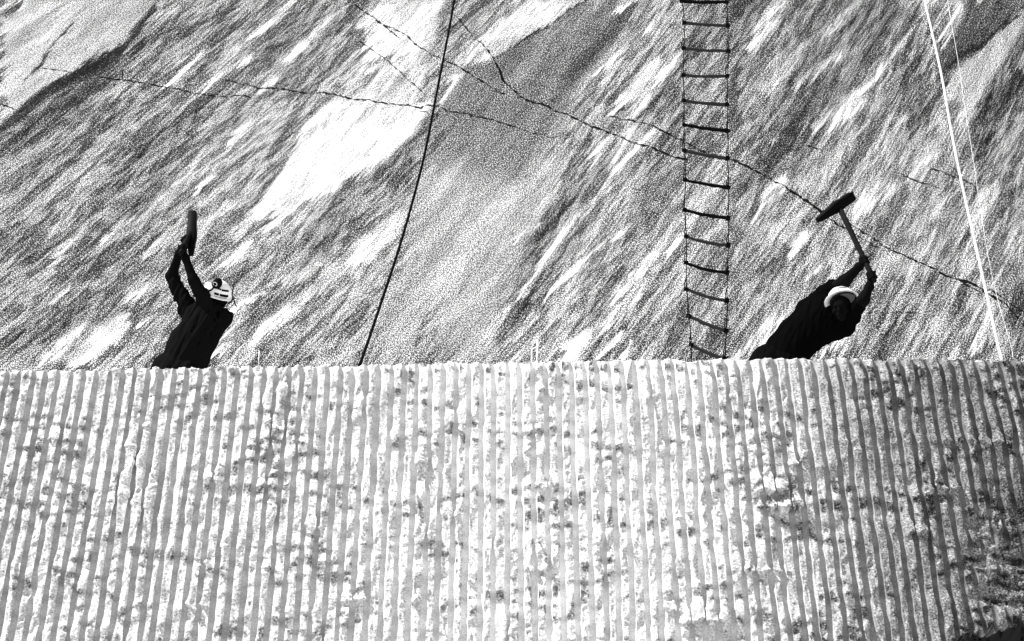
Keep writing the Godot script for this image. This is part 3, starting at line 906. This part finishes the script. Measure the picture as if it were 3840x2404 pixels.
func build_block():
	var block := thing("marble_block", Vector3(0, 0, FACE_Z))
	tag(block, "huge pale marble block with a fluted face of vertical half drill holes under the workers", "marble block")
	var images := face_images()
	var mats := []
	for im in images:
		var m := StandardMaterial3D.new()
		m.resource_name = "cut_marble"
		m.albedo_texture = ImageTexture.create_from_image(im)
		m.roughness = 0.9
		m.metallic_specular = 0.25
		mats.append(m)
	var rows := PackedFloat32Array()
	var yy := TOP_Y
	while yy > 4.72:
		rows.append(yy)
		yy -= 0.0085
	while yy > 0.0:
		rows.append(yy)
		yy -= 0.22
	rows.append(0.0)
	var nv := rows.size()
	var holes := 113
	var pitch := 0.0998
	var axis0 := []
	var lean := []
	var depth := []
	var tops := []
	for i in holes + 1:
		axis0.append(-5.62 + i * pitch + rng.randf_range(-0.006, 0.006))
		lean.append(rng.randf_range(-0.004, 0.004))
		depth.append(rng.randf_range(-0.006, 0.006) - 0.01 * pow(maxf(0.0, axis0[i] - 0.5), 2.0))
		tops.append(rng.randf_range(-0.012, 0.010))
	var arc := 9
	var flat := 9
	# the edges of every hole, row by row
	var edge_l := []
	var edge_r := []
	for i in holes + 1:
		var el := PackedVector3Array()
		var er := PackedVector3Array()
		for j in nv:
			var y0 := rows[j]
			var x0: float = axis0[i] + lean[i] * (y0 - 6.0) + 0.0015 * soft_noise.get_noise_2d(y0 * 3.0, i * 9.0)
			var top := rim_height(x0)
			var y := y0 + (top - TOP_Y) * exp(-(TOP_Y - y0) / 0.12)
			for side in [-1.0, 1.0]:
				var rr: float = face_r(x0 + side * HOLE_R * 0.95, y, top, 0.3) - depth[i]
				var q := clampf(rr / HOLE_R, -1.0, 0.985)
				var x: float = x0 + side * HOLE_R * sqrt(maxf(0.0, 1.0 - q * q))
				var v := Vector3(x, y, FACE_Z + rr + depth[i])
				if side < 0.0: el.append(v)
				else: er.append(v)
		edge_l.append(el)
		edge_r.append(er)
	var groove_index := grid_index(arc, nv)
	var ridge_index := grid_index(flat, nv + 1)
	for i in holes + 1:
		# the half hole itself: smooth bored stone between its two broken edges
		var verts := PackedVector3Array()
		var uv := PackedVector2Array()
		for j in nv:
			var a: Vector3 = edge_l[i][j]
			var b: Vector3 = edge_r[i][j]
			var y := a.y
			var x0: float = axis0[i] + lean[i] * (rows[j] - 6.0) + 0.0015 * soft_noise.get_noise_2d(rows[j] * 3.0, i * 9.0)
			var ra := clampf((a.z - FACE_Z - depth[i]) / HOLE_R, -1.0, 0.985)
			var rb := clampf((b.z - FACE_Z - depth[i]) / HOLE_R, -1.0, 0.985)
			var from := -acos(-ra)
			var to := acos(-rb)
			for c in arc:
				var v: Vector3
				if c == 0: v = a
				elif c == arc - 1: v = b
				else:
					var an := lerpf(from, to, float(c) / (arc - 1))
					v = Vector3(x0 + HOLE_R * sin(an), y, FACE_Z + depth[i] - HOLE_R * cos(an))
					if from == 0.0 and to == 0.0: v.z = lerpf(a.z, b.z, float(c) / (arc - 1))
				verts.append(v)
				uv.append(Vector2((v.x + 5.8) / 11.6, (7.32 - v.y) / 2.6))
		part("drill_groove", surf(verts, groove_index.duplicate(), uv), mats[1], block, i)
		if i == holes: break
		# the ridge of broken stone between this hole and the next
		verts = PackedVector3Array()
		uv = PackedVector2Array()
		for j in range(-1, nv):
			var jj := maxi(j, 0)
			var a: Vector3 = edge_r[i][jj]
			var b: Vector3 = edge_l[i + 1][jj]
			var chip: float = tops[i] * exp(-(TOP_Y - rows[jj]) / 0.05)
			for c in flat:
				var t := float(c) / (flat - 1)
				var v := a.lerp(b, t)
				if c > 0 and c < flat - 1:
					var inner := minf(1.0, minf(t, 1.0 - t) * 4.0)
					var r := face_r(v.x, v.y, rim_height(v.x))
					v.z = lerpf(v.z, FACE_Z + r, inner) + 0.0014 * rough_noise.get_noise_2d(v.x * 75.0, v.y * 80.0)
					v.y += chip * sin(t * PI)
				if j < 0: v.z -= 0.45
				verts.append(v)
				uv.append(Vector2((v.x + 5.8) / 11.6, (7.32 - v.y) / 2.6))
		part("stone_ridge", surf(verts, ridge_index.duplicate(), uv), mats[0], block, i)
	var plain := matte(0.6)
	for c in [[-3.4, 0.02], [-2.55, 0.016], [-1.32, 0.014], [-1.12, 0.024], [-0.5, 0.012], [0.62, 0.014], [1.42, 0.016], [2.35, 0.014], [2.9, 0.018], [3.3, 0.028], [3.37, 0.02], [3.46, 0.03], [3.56, 0.018], [3.68, 0.034], [3.98, 0.02]]:
		var x: float = c[0]
		var r: float = c[1]
		var at := Vector3(x, rim_height(x) - 0.012, FACE_Z - 0.01 * pow(maxf(0.0, x - 0.5), 2.0) - 0.06)
		part("stone_chip", joined([net([[at, at + Vector3(r * 1.3, r * 0.3, 0.01), r, r * 0.7], [at + Vector3(r * 0.5, r * 0.4, 0), at + Vector3(-r, 0, -0.01), r * 0.8, r * 0.5]], 0.005, 0.006, 0.004)]), mats[0] if r < 0.025 else plain, block)
	for b in [["bench_top", Vector3(11.6, 0.3, 4.1), Vector3(0, FLOOR_Y - 0.15, -12.42)], ["stone_core", Vector3(11.5, 6.8, 3.2), Vector3(0, 3.4, -12.85)], ["side_face", Vector3(0.3, 7.1, 4.4), Vector3(-5.8, 3.55, -12.2)], ["side_face", Vector3(0.3, 7.1, 4.4), Vector3(5.85, 3.55, -12.2)]]:
		var m := BoxMesh.new()
		m.size = b[1]
		var st := SurfaceTool.new()
		st.append_from(m, 0, Transform3D(Basis.IDENTITY, b[2]))
		part(b[0], st.commit(), plain, block)


# added black lump standing in for the shadowed void, lower right corner
func build_shadow_filler():
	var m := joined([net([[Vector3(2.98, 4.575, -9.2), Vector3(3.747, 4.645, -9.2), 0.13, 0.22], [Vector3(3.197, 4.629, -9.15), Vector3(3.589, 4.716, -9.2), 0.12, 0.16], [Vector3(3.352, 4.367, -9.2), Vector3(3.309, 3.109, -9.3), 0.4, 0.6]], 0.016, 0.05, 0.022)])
	var o := part("shadow_filler", m, matte(0.004, 0.95, 0.1), self)
	tag(o, "added black lump standing in for the shadowed void below the fluted block, lower right corner", "shadow_stand_in")


# the worn upper edge of the block
func rim_height(x: float) -> float:
	return TOP_Y + (0.0312 + x * (0.0209 + x * 0.0005)) + 0.007 * soft_noise.get_noise_2d(x * 3.0, 0.0) + 0.008 * soft_noise.get_noise_2d(x * 13.0, 5.0)


# ---------------------------------------------------------------- ladder, ropes, stakes

func build_ladder():
	var lad := thing("rope_ladder", Vector3(1.894, 8.613, -12.4))
	tag(lad, "hanging rope ladder with round wooden rungs in front of the veined wall", "rope ladder")
	var wood_dark := matte(0.004, 0.8, 0.1)
	var wood_pale := matte(0.022, 0.7, 0.2)
	var cord := matte(0.004, 0.9, 0.1)
	var zz := -12.4
	var ends := [
		[Vector3(1.922, 13.813, -12.4), Vector3(2.498, 13.804, -12.4), 0], [Vector3(1.913, 13.543, -12.4), Vector3(2.477, 13.524, -12.4), 0],
		[Vector3(1.905, 13.285, -12.4), Vector3(2.458, 13.27, -12.4), 0], [Vector3(1.916, 12.956, -12.4), Vector3(2.444, 12.91, -12.4), 1], [Vector3(1.885, 12.584, -12.4), Vector3(2.423, 12.539, -12.4), 1], [Vector3(1.861, 12.192, -12.4), Vector3(2.384, 12.178, -12.4), 1],
		[Vector3(1.847, 11.836, -12.4), Vector3(2.351, 11.776, -12.4), 1], [Vector3(1.829, 11.5, -12.4), Vector3(2.33, 11.413, -12.4), 0], [Vector3(1.809, 11.159, -12.4), Vector3(2.302, 11.045, -12.4), 1], [Vector3(1.794, 10.775, -12.4), Vector3(2.279, 10.667, -12.4), 0],
		[Vector3(1.766, 10.389, -12.4), Vector3(2.249, 10.277, -12.4), 0], [Vector3(1.763, 10.062, -12.4), Vector3(2.223, 9.941, -12.4), 1], [Vector3(1.742, 9.738, -12.4), Vector3(2.188, 9.609, -12.4), 0], [Vector3(1.727, 9.421, -12.4), Vector3(2.157, 9.273, -12.4), 1],
		[Vector3(1.735, 9.106, -12.4), Vector3(2.121, 8.926, -12.4), 1], [Vector3(1.739, 8.782, -12.4), Vector3(2.086, 8.613, -12.4), 1],
	]
	var left := []
	var right := []
	for n in ends.size():
		var e: Array = ends[n]
		var a: Vector3 = e[0]
		var b: Vector3 = e[1]
		var d := b - a
		var sag := Vector3(0, -rng.randf_range(0.006, 0.028), 0)
		var pts := []
		for k in 9:
			var t := k / 8.0
			pts.append(a.lerp(b, t) + sag * sin(t * PI) * (1.2 - 0.4 * t) + Vector3(0, 0.005 * soft_noise.get_noise_2d(n * 5.0, t * 3.0), 0))
		var rung := part("rung", tube(pts, rng.randf_range(0.0165, 0.020), 10, 0.18), wood_pale if e[2] else wood_dark, lad)
		var la := a + d * 0.035
		var ra := b - d * 0.045
		left.append(la)
		right.append(ra)
		for q in [la, ra]:
			var wrap := []
			for k in 5: wrap.append(q + d.normalized() * (k - 2) * 0.011 + Vector3(0, -0.001, 0))
			part("rope_lashing", tube(wrap, 0.024, 8, 0.25), cord, rung)
	for side in [left, right]:
		var fine := []
		var ropes: Array = side.duplicate()
		if side == left: ropes.append(Vector3(1.734, 8.53, -12.4))
		else: ropes.append(Vector3(2.079, 8.53, -12.4))
		for p in curve(ropes, 10):
			fine.append(p + Vector3(0.004 * soft_noise.get_noise_2d(p.y * 3.0, p.x), 0, 0.022))
		part("side_rope", tube(fine, 0.0058, 6, 0.2), cord, lad)
		# the strands spread a little above each knot
		for p in side:
			var loop := [p + Vector3(-0.018, 0.0, 0.03), p + Vector3(-0.015, 0.05, 0.03), p + Vector3(0, 0.115, 0.025)]
			part("rope_loop", tube(curve(loop, 4), 0.005, 5), cord, lad)


func build_ropes():
	var black := matte(0.003, 0.9, 0.1)
	var m := tube(curve([Vector3(-0.595, 14.596, -12.6), Vector3(-0.615, 13.975, -12.5), Vector3(-0.654, 13.249, -12.35), Vector3(-0.703, 12.596, -12.2), Vector3(-0.785, 11.672, -12), Vector3(-0.868, 10.668, -11.75), Vector3(-0.959, 9.832, -11.5), Vector3(-1.046, 9.063, -11.2), Vector3(-1.14, 8.345, -10.9), Vector3(-1.183, 7.746, -10.5), Vector3(-1.203, 7.252, -10.1)], 8), 0.0128, 10, 0.05)
	var o := part("black_rope", m, black, self)
	tag(o, "long taut black rope slanting down the wall to the block's edge between worker and ladder", "rope")
	var white := matte(0.62)
	m = tube(curve([Vector3(4.661, 14.2, -12.3), Vector3(4.628, 13.595, -12.2), Vector3(4.574, 13.014, -12.1), Vector3(4.549, 12.435, -12), Vector3(4.484, 11.612, -11.8), Vector3(4.397, 10.786, -11.6), Vector3(4.286, 9.875, -11.3), Vector3(4.189, 8.973, -11), Vector3(4.05, 8.053, -10.6), Vector3(3.943, 7.567, -10.3), Vector3(3.874, 7.3, -10.1)], 8), 0.0112, 10, 0.08)
	o = part("white_rope", m, white, self)
	tag(o, "thick white rope hanging in front of the wall right of the right worker", "rope")
	m = tube(curve([Vector3(5.659, 16.051, -14.3), Vector3(5.714, 15.468, -14.3), Vector3(5.698, 14.902, -14.3), Vector3(5.681, 14.085, -14.3), Vector3(5.645, 13.218, -14.3), Vector3(5.617, 12.432, -14.3), Vector3(5.584, 11.719, -14.3), Vector3(5.564, 11.072, -14.3), Vector3(5.573, 10.485, -14.3), Vector3(5.618, 9.884, -14.3), Vector3(5.615, 9.694, -14.3)], 6), 0.003, 6, 0.3)
	o = part("pale_twine", m, matte(0.7), self)
	tag(o, "thin pale twine hanging close to the wall just right of the thick white rope", "twine")


func build_stakes():
	var white := matte(0.85)
	var st := thing("marker_peg", Vector3(0.2, 7.287, -10.12))
	tag(st, "small bent white marker peg standing on the block's edge between black rope and ladder", "marker peg")
	part("tall_stem", tube([Vector3(0.198, 7.277, -10.12), Vector3(0.2, 7.365, -10.12), Vector3(0.205, 7.505, -10.13)], 0.007, 6, 0.2), white, st)
	part("short_stem", tube(curve([Vector3(0.156, 7.277, -10.12), Vector3(0.157, 7.352, -10.12), Vector3(0.161, 7.416, -10.12), Vector3(0.197, 7.428, -10.12)], 4), 0.006, 6, 0.2), white, st)
	part("wire_tail", tube(curve([Vector3(0.206, 7.444, -10.13), Vector3(0.221, 7.483, -10.13), Vector3(0.23, 7.505, -10.13)], 3), 0.003, 5), white, st)
	var o := part("thin_peg", tube([Vector3(-1.998, 7.227, -10.1), Vector3(-2.003, 7.305, -10.1), Vector3(-2.006, 7.387, -10.1)], 0.003, 5, 0.2), white, self)
	tag(o, "short thin white peg on the block's edge right of the left worker", "marker peg")


# ---------------------------------------------------------------- workers

func dome_point(u: float, v: float, grow := 0.0) -> Vector3:
	# u: angle from the brow, v: 0 at the rim, 1 at the crown
	var a := v * PI * 0.5
	var r := pow(cos(a), 0.82)
	return Vector3(sin(u) * (0.112 + grow) * r, sin(a) * (0.135 + grow), cos(u) * (0.135 + grow) * r)


func dome_patch(u0: float, u1: float, v0: float, v1: float, grow: float, frame: Transform3D) -> ArrayMesh:
	var verts := PackedVector3Array()
	var nu := 33
	var nv := 11
	for j in nv:
		for i in nu:
			verts.append(frame * dome_point(lerpf(u0, u1, float(i) / (nu - 1)), lerpf(v1, v0, float(j) / (nv - 1)), grow))
	return surf(verts, grid_index(nu, nv))


func helmet(w: Node3D, frame: Transform3D, mat: Material, brim_mat: Material) -> MeshInstance3D:
	var shell := part("hard_hat", dome_patch(0, TAU, 0, 1, 0, frame), mat, w)
	# brim: a thin rolled edge that runs out into a peak at the brow
	var rings := []
	for i in 41:
		var u := TAU * i / 40.0
		var peak := 0.02 + 0.045 * pow(maxf(0.0, cos(u)), 2.0)
		var ring := []
		for q in [[0.0, 0.004], [0.5, 0.003], [1.0, -0.004], [1.02, -0.008], [0.5, -0.003], [0.0, -0.003]]:
			var p := dome_point(u, 0.0, peak * q[0])
			ring.append(frame * (Vector3(p.x, 0, p.z) + Vector3(0, q[1] - 0.012 * q[0] * maxf(0.0, cos(u)), 0)))
		rings.append(ring)
	part("brim", loft(rings), brim_mat, shell)
	# headband inside
	part("headband", dome_patch(0, TAU, -0.08, 0.12, -0.008, frame), matte(0.02), shell)
	# ribs over the crown
	for s in [-0.025, 0.0, 0.025]:
		var pts := []
		for k in 15:
			var a := lerpf(0.12, PI - 0.12, k / 14.0)
			pts.append(frame * Vector3(s, sin(a) * sqrt(1.0 - pow(s / 0.112, 2.0)) * 0.136, cos(a) * 0.136))
		part("crown_rib", tube(pts, 0.0045, 6), mat, shell)
	return shell


func sledgehammer(label: String, h0: Vector3, h1: Vector3, head: ArrayMesh) -> Node3D:
	var o := thing("sledgehammer", h1)
	tag(o, label, "hammer", "sledgehammers held by the workers")
	part("hammer_head", head, matte(0.003, 0.6, 0.1), o)
	part("handle", tube([h0, h0.lerp(h1, 0.1), h0.lerp(h1, 0.35), h0.lerp(h1, 0.7), h1], 0.023, 10, 0.08, 0.026), matte(0.007, 0.8, 0.1), o)
	return o


func build_left_worker():
	var z := -11.4
	var feet := Vector3(Vector3(-3.018, 7.917, -11.4).x, FLOOR_Y, z)
	var w := thing("person", feet)
	tag(w, "worker in dark clothes and white hard hat raising a hammer straight up, leaning right", "person", "workers on the marble block")
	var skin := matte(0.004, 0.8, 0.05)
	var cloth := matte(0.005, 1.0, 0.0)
	var hip := Vector3(-2.973, 7.882, -11.4)
	var waist := Vector3(-2.914, 8.067, -11.4)
	var belly := Vector3(-2.857, 8.218, -11.38)
	var chest := Vector3(-2.778, 8.407, -11.36)
	var sh_l := Vector3(-2.935, 8.538, -11.36)
	var sh_r := Vector3(-2.739, 8.526, -11.3)
	var lump := Vector3(-2.632, 8.467, -11.4)
	var el_l := Vector3(-3.117, 8.859, -11.3)
	var wr_l := Vector3(-3.041, 9.014, -11.16)
	var el_r := Vector3(-2.852, 8.675, -11.08)
	var wr_r := Vector3(-2.939, 8.878, -11.02)
	var hd := Vector3(-2.695, 8.641, -11.36)
	var c_lo := Vector3(-2.973, 8.96, -11)
	var c_hi := Vector3(-2.982, 9.142, -11.12)
	var h := (c_hi - c_lo).normalized()
	var torso := [
		[hip, waist, 0.185, 0.2, 0.72], [waist, belly, 0.2, 0.205, 0.68], [belly, chest, 0.205, 0.19, 0.62], [chest, sh_l, 0.15, 0.085, 0.75], [chest, lump, 0.17, 0.095, 0.8], [chest, sh_r, 0.16, 0.085, 0.8], [belly, lump, 0.16, 0.09, 0.7],
	]
	var upper := [[sh_l, el_l, 0.078, 0.056], [sh_r, el_r, 0.083, 0.05]]
	var arms := [[sh_l, el_l, 0.07, 0.05], [el_l, wr_l, 0.052, 0.033], [sh_r, el_r, 0.075, 0.047], [el_r, wr_r, 0.046, 0.032], [wr_l, wr_l.lerp(c_hi, 0.5), 0.032, 0.027], [wr_r, wr_r.lerp(c_lo, 0.5), 0.032, 0.026]]
	var knee_l := Vector3(feet.x - 0.22, FLOOR_Y + 0.44, z + 0.12)
	var knee_r := Vector3(feet.x + 0.24, FLOOR_Y + 0.46, z + 0.1)
	var foot_l := Vector3(feet.x - 0.3, FLOOR_Y + 0.09, z - 0.1)
	var foot_r := Vector3(feet.x + 0.3, FLOOR_Y + 0.09, z - 0.05)
	var legs := [[hip + Vector3(-0.09, 0, 0), knee_l, 0.1, 0.07], [hip + Vector3(0.09, 0, 0), knee_r, 0.1, 0.07], [knee_l, foot_l, 0.065, 0.045], [knee_r, foot_r, 0.065, 0.045], [foot_l, foot_l + Vector3(-0.04, -0.045, 0.17), 0.05, 0.042], [foot_r, foot_r + Vector3(0.05, -0.045, 0.17), 0.05, 0.042]]
	var head := head_bones(hd, Vector3(-0.25, -0.6, 0.75).normalized(), Vector3(0.42, 0.7, 0.62).normalized())
	var inner := []
	for b in torso: inner.append([b[0], b[1], b[2] - 0.02, b[3] - 0.02, b[4]])
	var body_bones: Array = inner + arms + legs + [[chest.lerp(hd, 0.45), hd, 0.075, 0.062]]
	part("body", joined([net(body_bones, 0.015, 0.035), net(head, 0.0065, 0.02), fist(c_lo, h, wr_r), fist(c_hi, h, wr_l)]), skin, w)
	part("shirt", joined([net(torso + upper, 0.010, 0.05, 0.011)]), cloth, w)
	var tr := []
	for k in 4: tr.append([legs[k][0], legs[k][1], legs[k][2] + 0.02, legs[k][3] + 0.022])
	part("trousers", joined([net(tr + [[hip + Vector3(-0.05, 0.05, 0), hip + Vector3(0.05, 0.05, 0), 0.195, 0.195, 0.72]], 0.016, 0.04, 0.012)]), matte(0.006, 1.0, 0.0), w)
	for q in [[foot_l, -0.04], [foot_r, 0.05]]:
		part("boot", joined([net([[q[0] + Vector3(0, 0.08, 0), q[0], 0.062, 0.062], [q[0] + Vector3(0, -0.03, 0), q[0] + Vector3(q[1], -0.04, 0.18), 0.058, 0.05]], 0.012, 0.03)]), matte(0.012), w)
	# hard hat with a flipped-up ear muff and a strap
	var white := matte(0.85, 0.45)
	var tilt := Basis(Vector3(0, 0, 1), deg_to_rad(-25)) * Basis(Vector3(1, 0, 0), deg_to_rad(42)) * Basis(Vector3(0, 1, 0), deg_to_rad(-80))
	var frame := Transform3D(tilt, Vector3(-2.686, 8.67, -11.3))
	var hat := helmet(w, frame, white, white)
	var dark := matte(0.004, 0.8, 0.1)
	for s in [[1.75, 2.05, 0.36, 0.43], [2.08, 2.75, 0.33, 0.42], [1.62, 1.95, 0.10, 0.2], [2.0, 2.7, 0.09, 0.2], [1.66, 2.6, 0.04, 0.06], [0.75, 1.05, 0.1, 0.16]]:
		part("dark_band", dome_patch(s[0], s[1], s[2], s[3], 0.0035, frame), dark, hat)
	var cup := Vector3(-2.652, 8.671, -11.12)
	var cup_rings := []
	var ax := Vector3(-0.25, -0.35, 0.9).normalized()
	var cu := Vector3(0.55, 0.8, 0.2)
	cu = (cu - ax * cu.dot(ax)).normalized()
	var cv := ax.cross(cu)
	for q in [[-0.03, 0.6], [-0.026, 0.95], [0.0, 1.0], [0.012, 0.93], [0.02, 0.7], [0.022, 0.3]]:
		var ring := []
		for k in 20:
			var a := TAU * k / 20.0
			ring.append(cup + ax * q[0] + (cu * cos(a) * 0.052 + cv * sin(a) * 0.042) * q[1])
		cup_rings.append(ring)
	var muff := part("ear_muff", loft(cup_rings), dark, hat)
	var ring_pts := []
	for k in 13:
		var a := TAU * k / 12.0
		ring_pts.append(cup + ax * 0.021 + (cu * cos(a) * 0.014 - cu * 0.012 + cv * sin(a) * 0.022))
	part("muff_ring", tube(ring_pts, 0.0028, 6), matte(0.6), muff)
	part("muff_arm", tube(curve([cup + ax * 0.01, Vector3(-2.686, 8.61, -11.12), Vector3(-2.718, 8.589, -11.12), Vector3(-2.751, 8.57, -11.12)], 5), 0.0085, 8), dark, hat)
	part("chin_strap", tube(curve([Vector3(-2.497, 8.636, -11.12), Vector3(-2.501, 8.592, -11.12), Vector3(-2.502, 8.545, -11.12), Vector3(-2.482, 8.499, -11.12), Vector3(-2.467, 8.452, -11.12), Vector3(-2.447, 8.426, -11.12)], 5), 0.0055, 8, 0.3), dark, hat)
	part("muff_arm", tube(curve([Vector3(-2.49, 8.528, -11.12), Vector3(-2.504, 8.481, -11.12), Vector3(-2.527, 8.455, -11.12)], 5), 0.006, 8), dark, hat)
	# the hammer, its head upright and its handle running back towards the hands
	var head_mesh := bar(Vector3(-2.997, 9.553, -11.28), Vector3(-2.921, 8.983, -11.12), Vector3(1, 0, 0), [[0.0, 0.033, 0.033], [0.02, 0.0385, 0.0385], [0.36, 0.039, 0.039], [0.44, 0.046, 0.042], [0.62, 0.045, 0.042], [0.7, 0.038, 0.036], [0.97, 0.024, 0.028], [1.0, 0.02, 0.024]])
	sledgehammer("heavy sledgehammer held upright above the left worker's helmet, head seen end on", c_lo - h * 0.11, Vector3(-2.973, 9.297, -11.2), head_mesh)


func build_right_worker():
	var z := -11.4
	var feet := Vector3(Vector3(2.356, 7.972, -11.4).x, FLOOR_Y, z)
	var w := thing("person", feet)
	tag(w, "worker in black bent far to the right, swinging a hammer over a white hard hat", "person", "workers on the marble block")
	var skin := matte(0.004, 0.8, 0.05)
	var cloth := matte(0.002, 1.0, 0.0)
	var hip := Vector3(2.354, 7.947, -11.4)
	var waist := Vector3(2.477, 8.143, -11.4)
	var belly := Vector3(2.628, 8.317, -11.4)
	var chest := Vector3(2.801, 8.461, -11.38)
	var upper_chest := Vector3(2.945, 8.515, -11.34)
	var sh_l := Vector3(2.903, 8.756, -11.42)
	var sh_r := Vector3(3.038, 8.408, -11.25)
	var el_l := Vector3(3.026, 8.778, -11.25)
	var wr_l := Vector3(3.123, 8.806, -11.05)
	var el_r := Vector3(3.107, 8.435, -11.02)
	var wr_r := Vector3(3.168, 8.552, -10.98)
	var hd := Vector3(2.951, 8.455, -11.2)
	var c_hi := Vector3(3.162, 8.829, -11)
	var c_lo := Vector3(3.192, 8.632, -10.94)
	var h := (c_hi - c_lo).normalized()
	var torso := [
		[hip, waist, 0.2, 0.195, 0.7], [waist, belly, 0.195, 0.2, 0.66], [belly, chest, 0.2, 0.215, 0.62], [chest, upper_chest, 0.2, 0.15, 0.62], [chest, sh_l, 0.16, 0.085, 0.75], [upper_chest, sh_r, 0.14, 0.09, 0.8], [belly, Vector3(2.998, 8.358, -11.36), 0.17, 0.1, 0.75], [waist, Vector3(2.706, 8.591, -11.4), 0.15, 0.075, 0.8], [Vector3(2.671, 8.578, -11.4), sh_l, 0.085, 0.085, 0.8],
	]
	var upper := [[sh_l, sh_l.lerp(el_l, 0.42), 0.085, 0.075], [sh_r, el_r, 0.082, 0.052], [Vector3(2.887, 8.765, -11.36), Vector3(2.95, 8.859, -11.36), 0.045, 0.012]]
	var arms := [[sh_l, el_l, 0.07, 0.055], [el_l, wr_l, 0.056, 0.035], [sh_r, el_r, 0.07, 0.05], [el_r, wr_r, 0.052, 0.036], [wr_l, wr_l.lerp(c_hi, 0.5), 0.034, 0.028], [wr_r, wr_r.lerp(c_lo, 0.5), 0.035, 0.028]]
	var knee_l := Vector3(feet.x - 0.2, FLOOR_Y + 0.45, z + 0.1)
	var knee_r := Vector3(feet.x + 0.28, FLOOR_Y + 0.46, z + 0.12)
	var foot_l := Vector3(feet.x - 0.34, FLOOR_Y + 0.09, z - 0.05)
	var foot_r := Vector3(feet.x + 0.36, FLOOR_Y + 0.09, z)
	var legs := [[hip + Vector3(-0.09, 0, 0), knee_l, 0.1, 0.07], [hip + Vector3(0.09, 0, 0), knee_r, 0.1, 0.07], [knee_l, foot_l, 0.065, 0.045], [knee_r, foot_r, 0.065, 0.045], [foot_l, foot_l + Vector3(-0.04, -0.045, 0.17), 0.05, 0.042], [foot_r, foot_r + Vector3(0.05, -0.045, 0.17), 0.05, 0.042]]
	var face := Vector3(-0.45, -0.35, 0.82).normalized()
	var head := head_bones(hd, face, Vector3(-0.12, 0.9, 0.4).normalized())
	var inner := []
	for b in torso: inner.append([b[0], b[1], b[2] - 0.02, b[3] - 0.02, b[4]])
	var body_bones: Array = inner + arms + legs + [[upper_chest, hd, 0.08, 0.065]]
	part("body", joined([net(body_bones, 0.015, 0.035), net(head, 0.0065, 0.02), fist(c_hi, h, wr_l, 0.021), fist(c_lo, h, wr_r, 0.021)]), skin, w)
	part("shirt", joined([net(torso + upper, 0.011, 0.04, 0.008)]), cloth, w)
	var tr := []
	for k in 4: tr.append([legs[k][0], legs[k][1], legs[k][2] + 0.02, legs[k][3] + 0.022])
	part("trousers", joined([net(tr + [[hip + Vector3(-0.05, 0.05, 0), hip + Vector3(0.05, 0.05, 0), 0.195, 0.195, 0.72]], 0.016, 0.04, 0.01)]), matte(0.003, 1.0, 0.0), w)
	for q in [[foot_l, -0.04], [foot_r, 0.05]]:
		part("boot", joined([net([[q[0] + Vector3(0, 0.08, 0), q[0], 0.062, 0.062], [q[0] + Vector3(0, -0.03, 0), q[0] + Vector3(q[1], -0.04, 0.18), 0.058, 0.05]], 0.012, 0.03)]), matte(0.012), w)
	var white := matte(0.85, 0.45)
	var tilt := Basis(Vector3(0, 0, 1), deg_to_rad(9)) * Basis(Vector3(1, 0, 0), deg_to_rad(-14)) * Basis(Vector3(0, 1, 0), deg_to_rad(-62)) * Basis(Vector3(1, 0, 0), deg_to_rad(3))
	var frame := Transform3D(tilt, Vector3(2.982, 8.552, -11.22))
	var hat := helmet(w, frame, white, white)
	for s in [[0.75, 1.5, 0.26, 0.32], [0.8, 1.7, 0.42, 0.48]]:
		part("dark_band", dome_patch(s[0], s[1], s[2], s[3], 0.0035, frame), matte(0.012), hat)
	var head_mesh := bar(Vector3(2.84, 9.415, -11.2), Vector3(3.195, 9.695, -11.2), Vector3(0.55, 0.8, 0.2), [[0.0, 0.02, 0.03], [0.03, 0.025, 0.034], [0.35, 0.041, 0.042], [0.52, 0.052, 0.046], [0.64, 0.05, 0.045], [0.72, 0.045, 0.043], [0.97, 0.046, 0.044], [1.0, 0.04, 0.038]])
	sledgehammer("long heavy sledgehammer raised over the right worker, head slanting up to the right", c_lo - h * 0.07, Vector3(3.057, 9.571, -11.2), head_mesh)
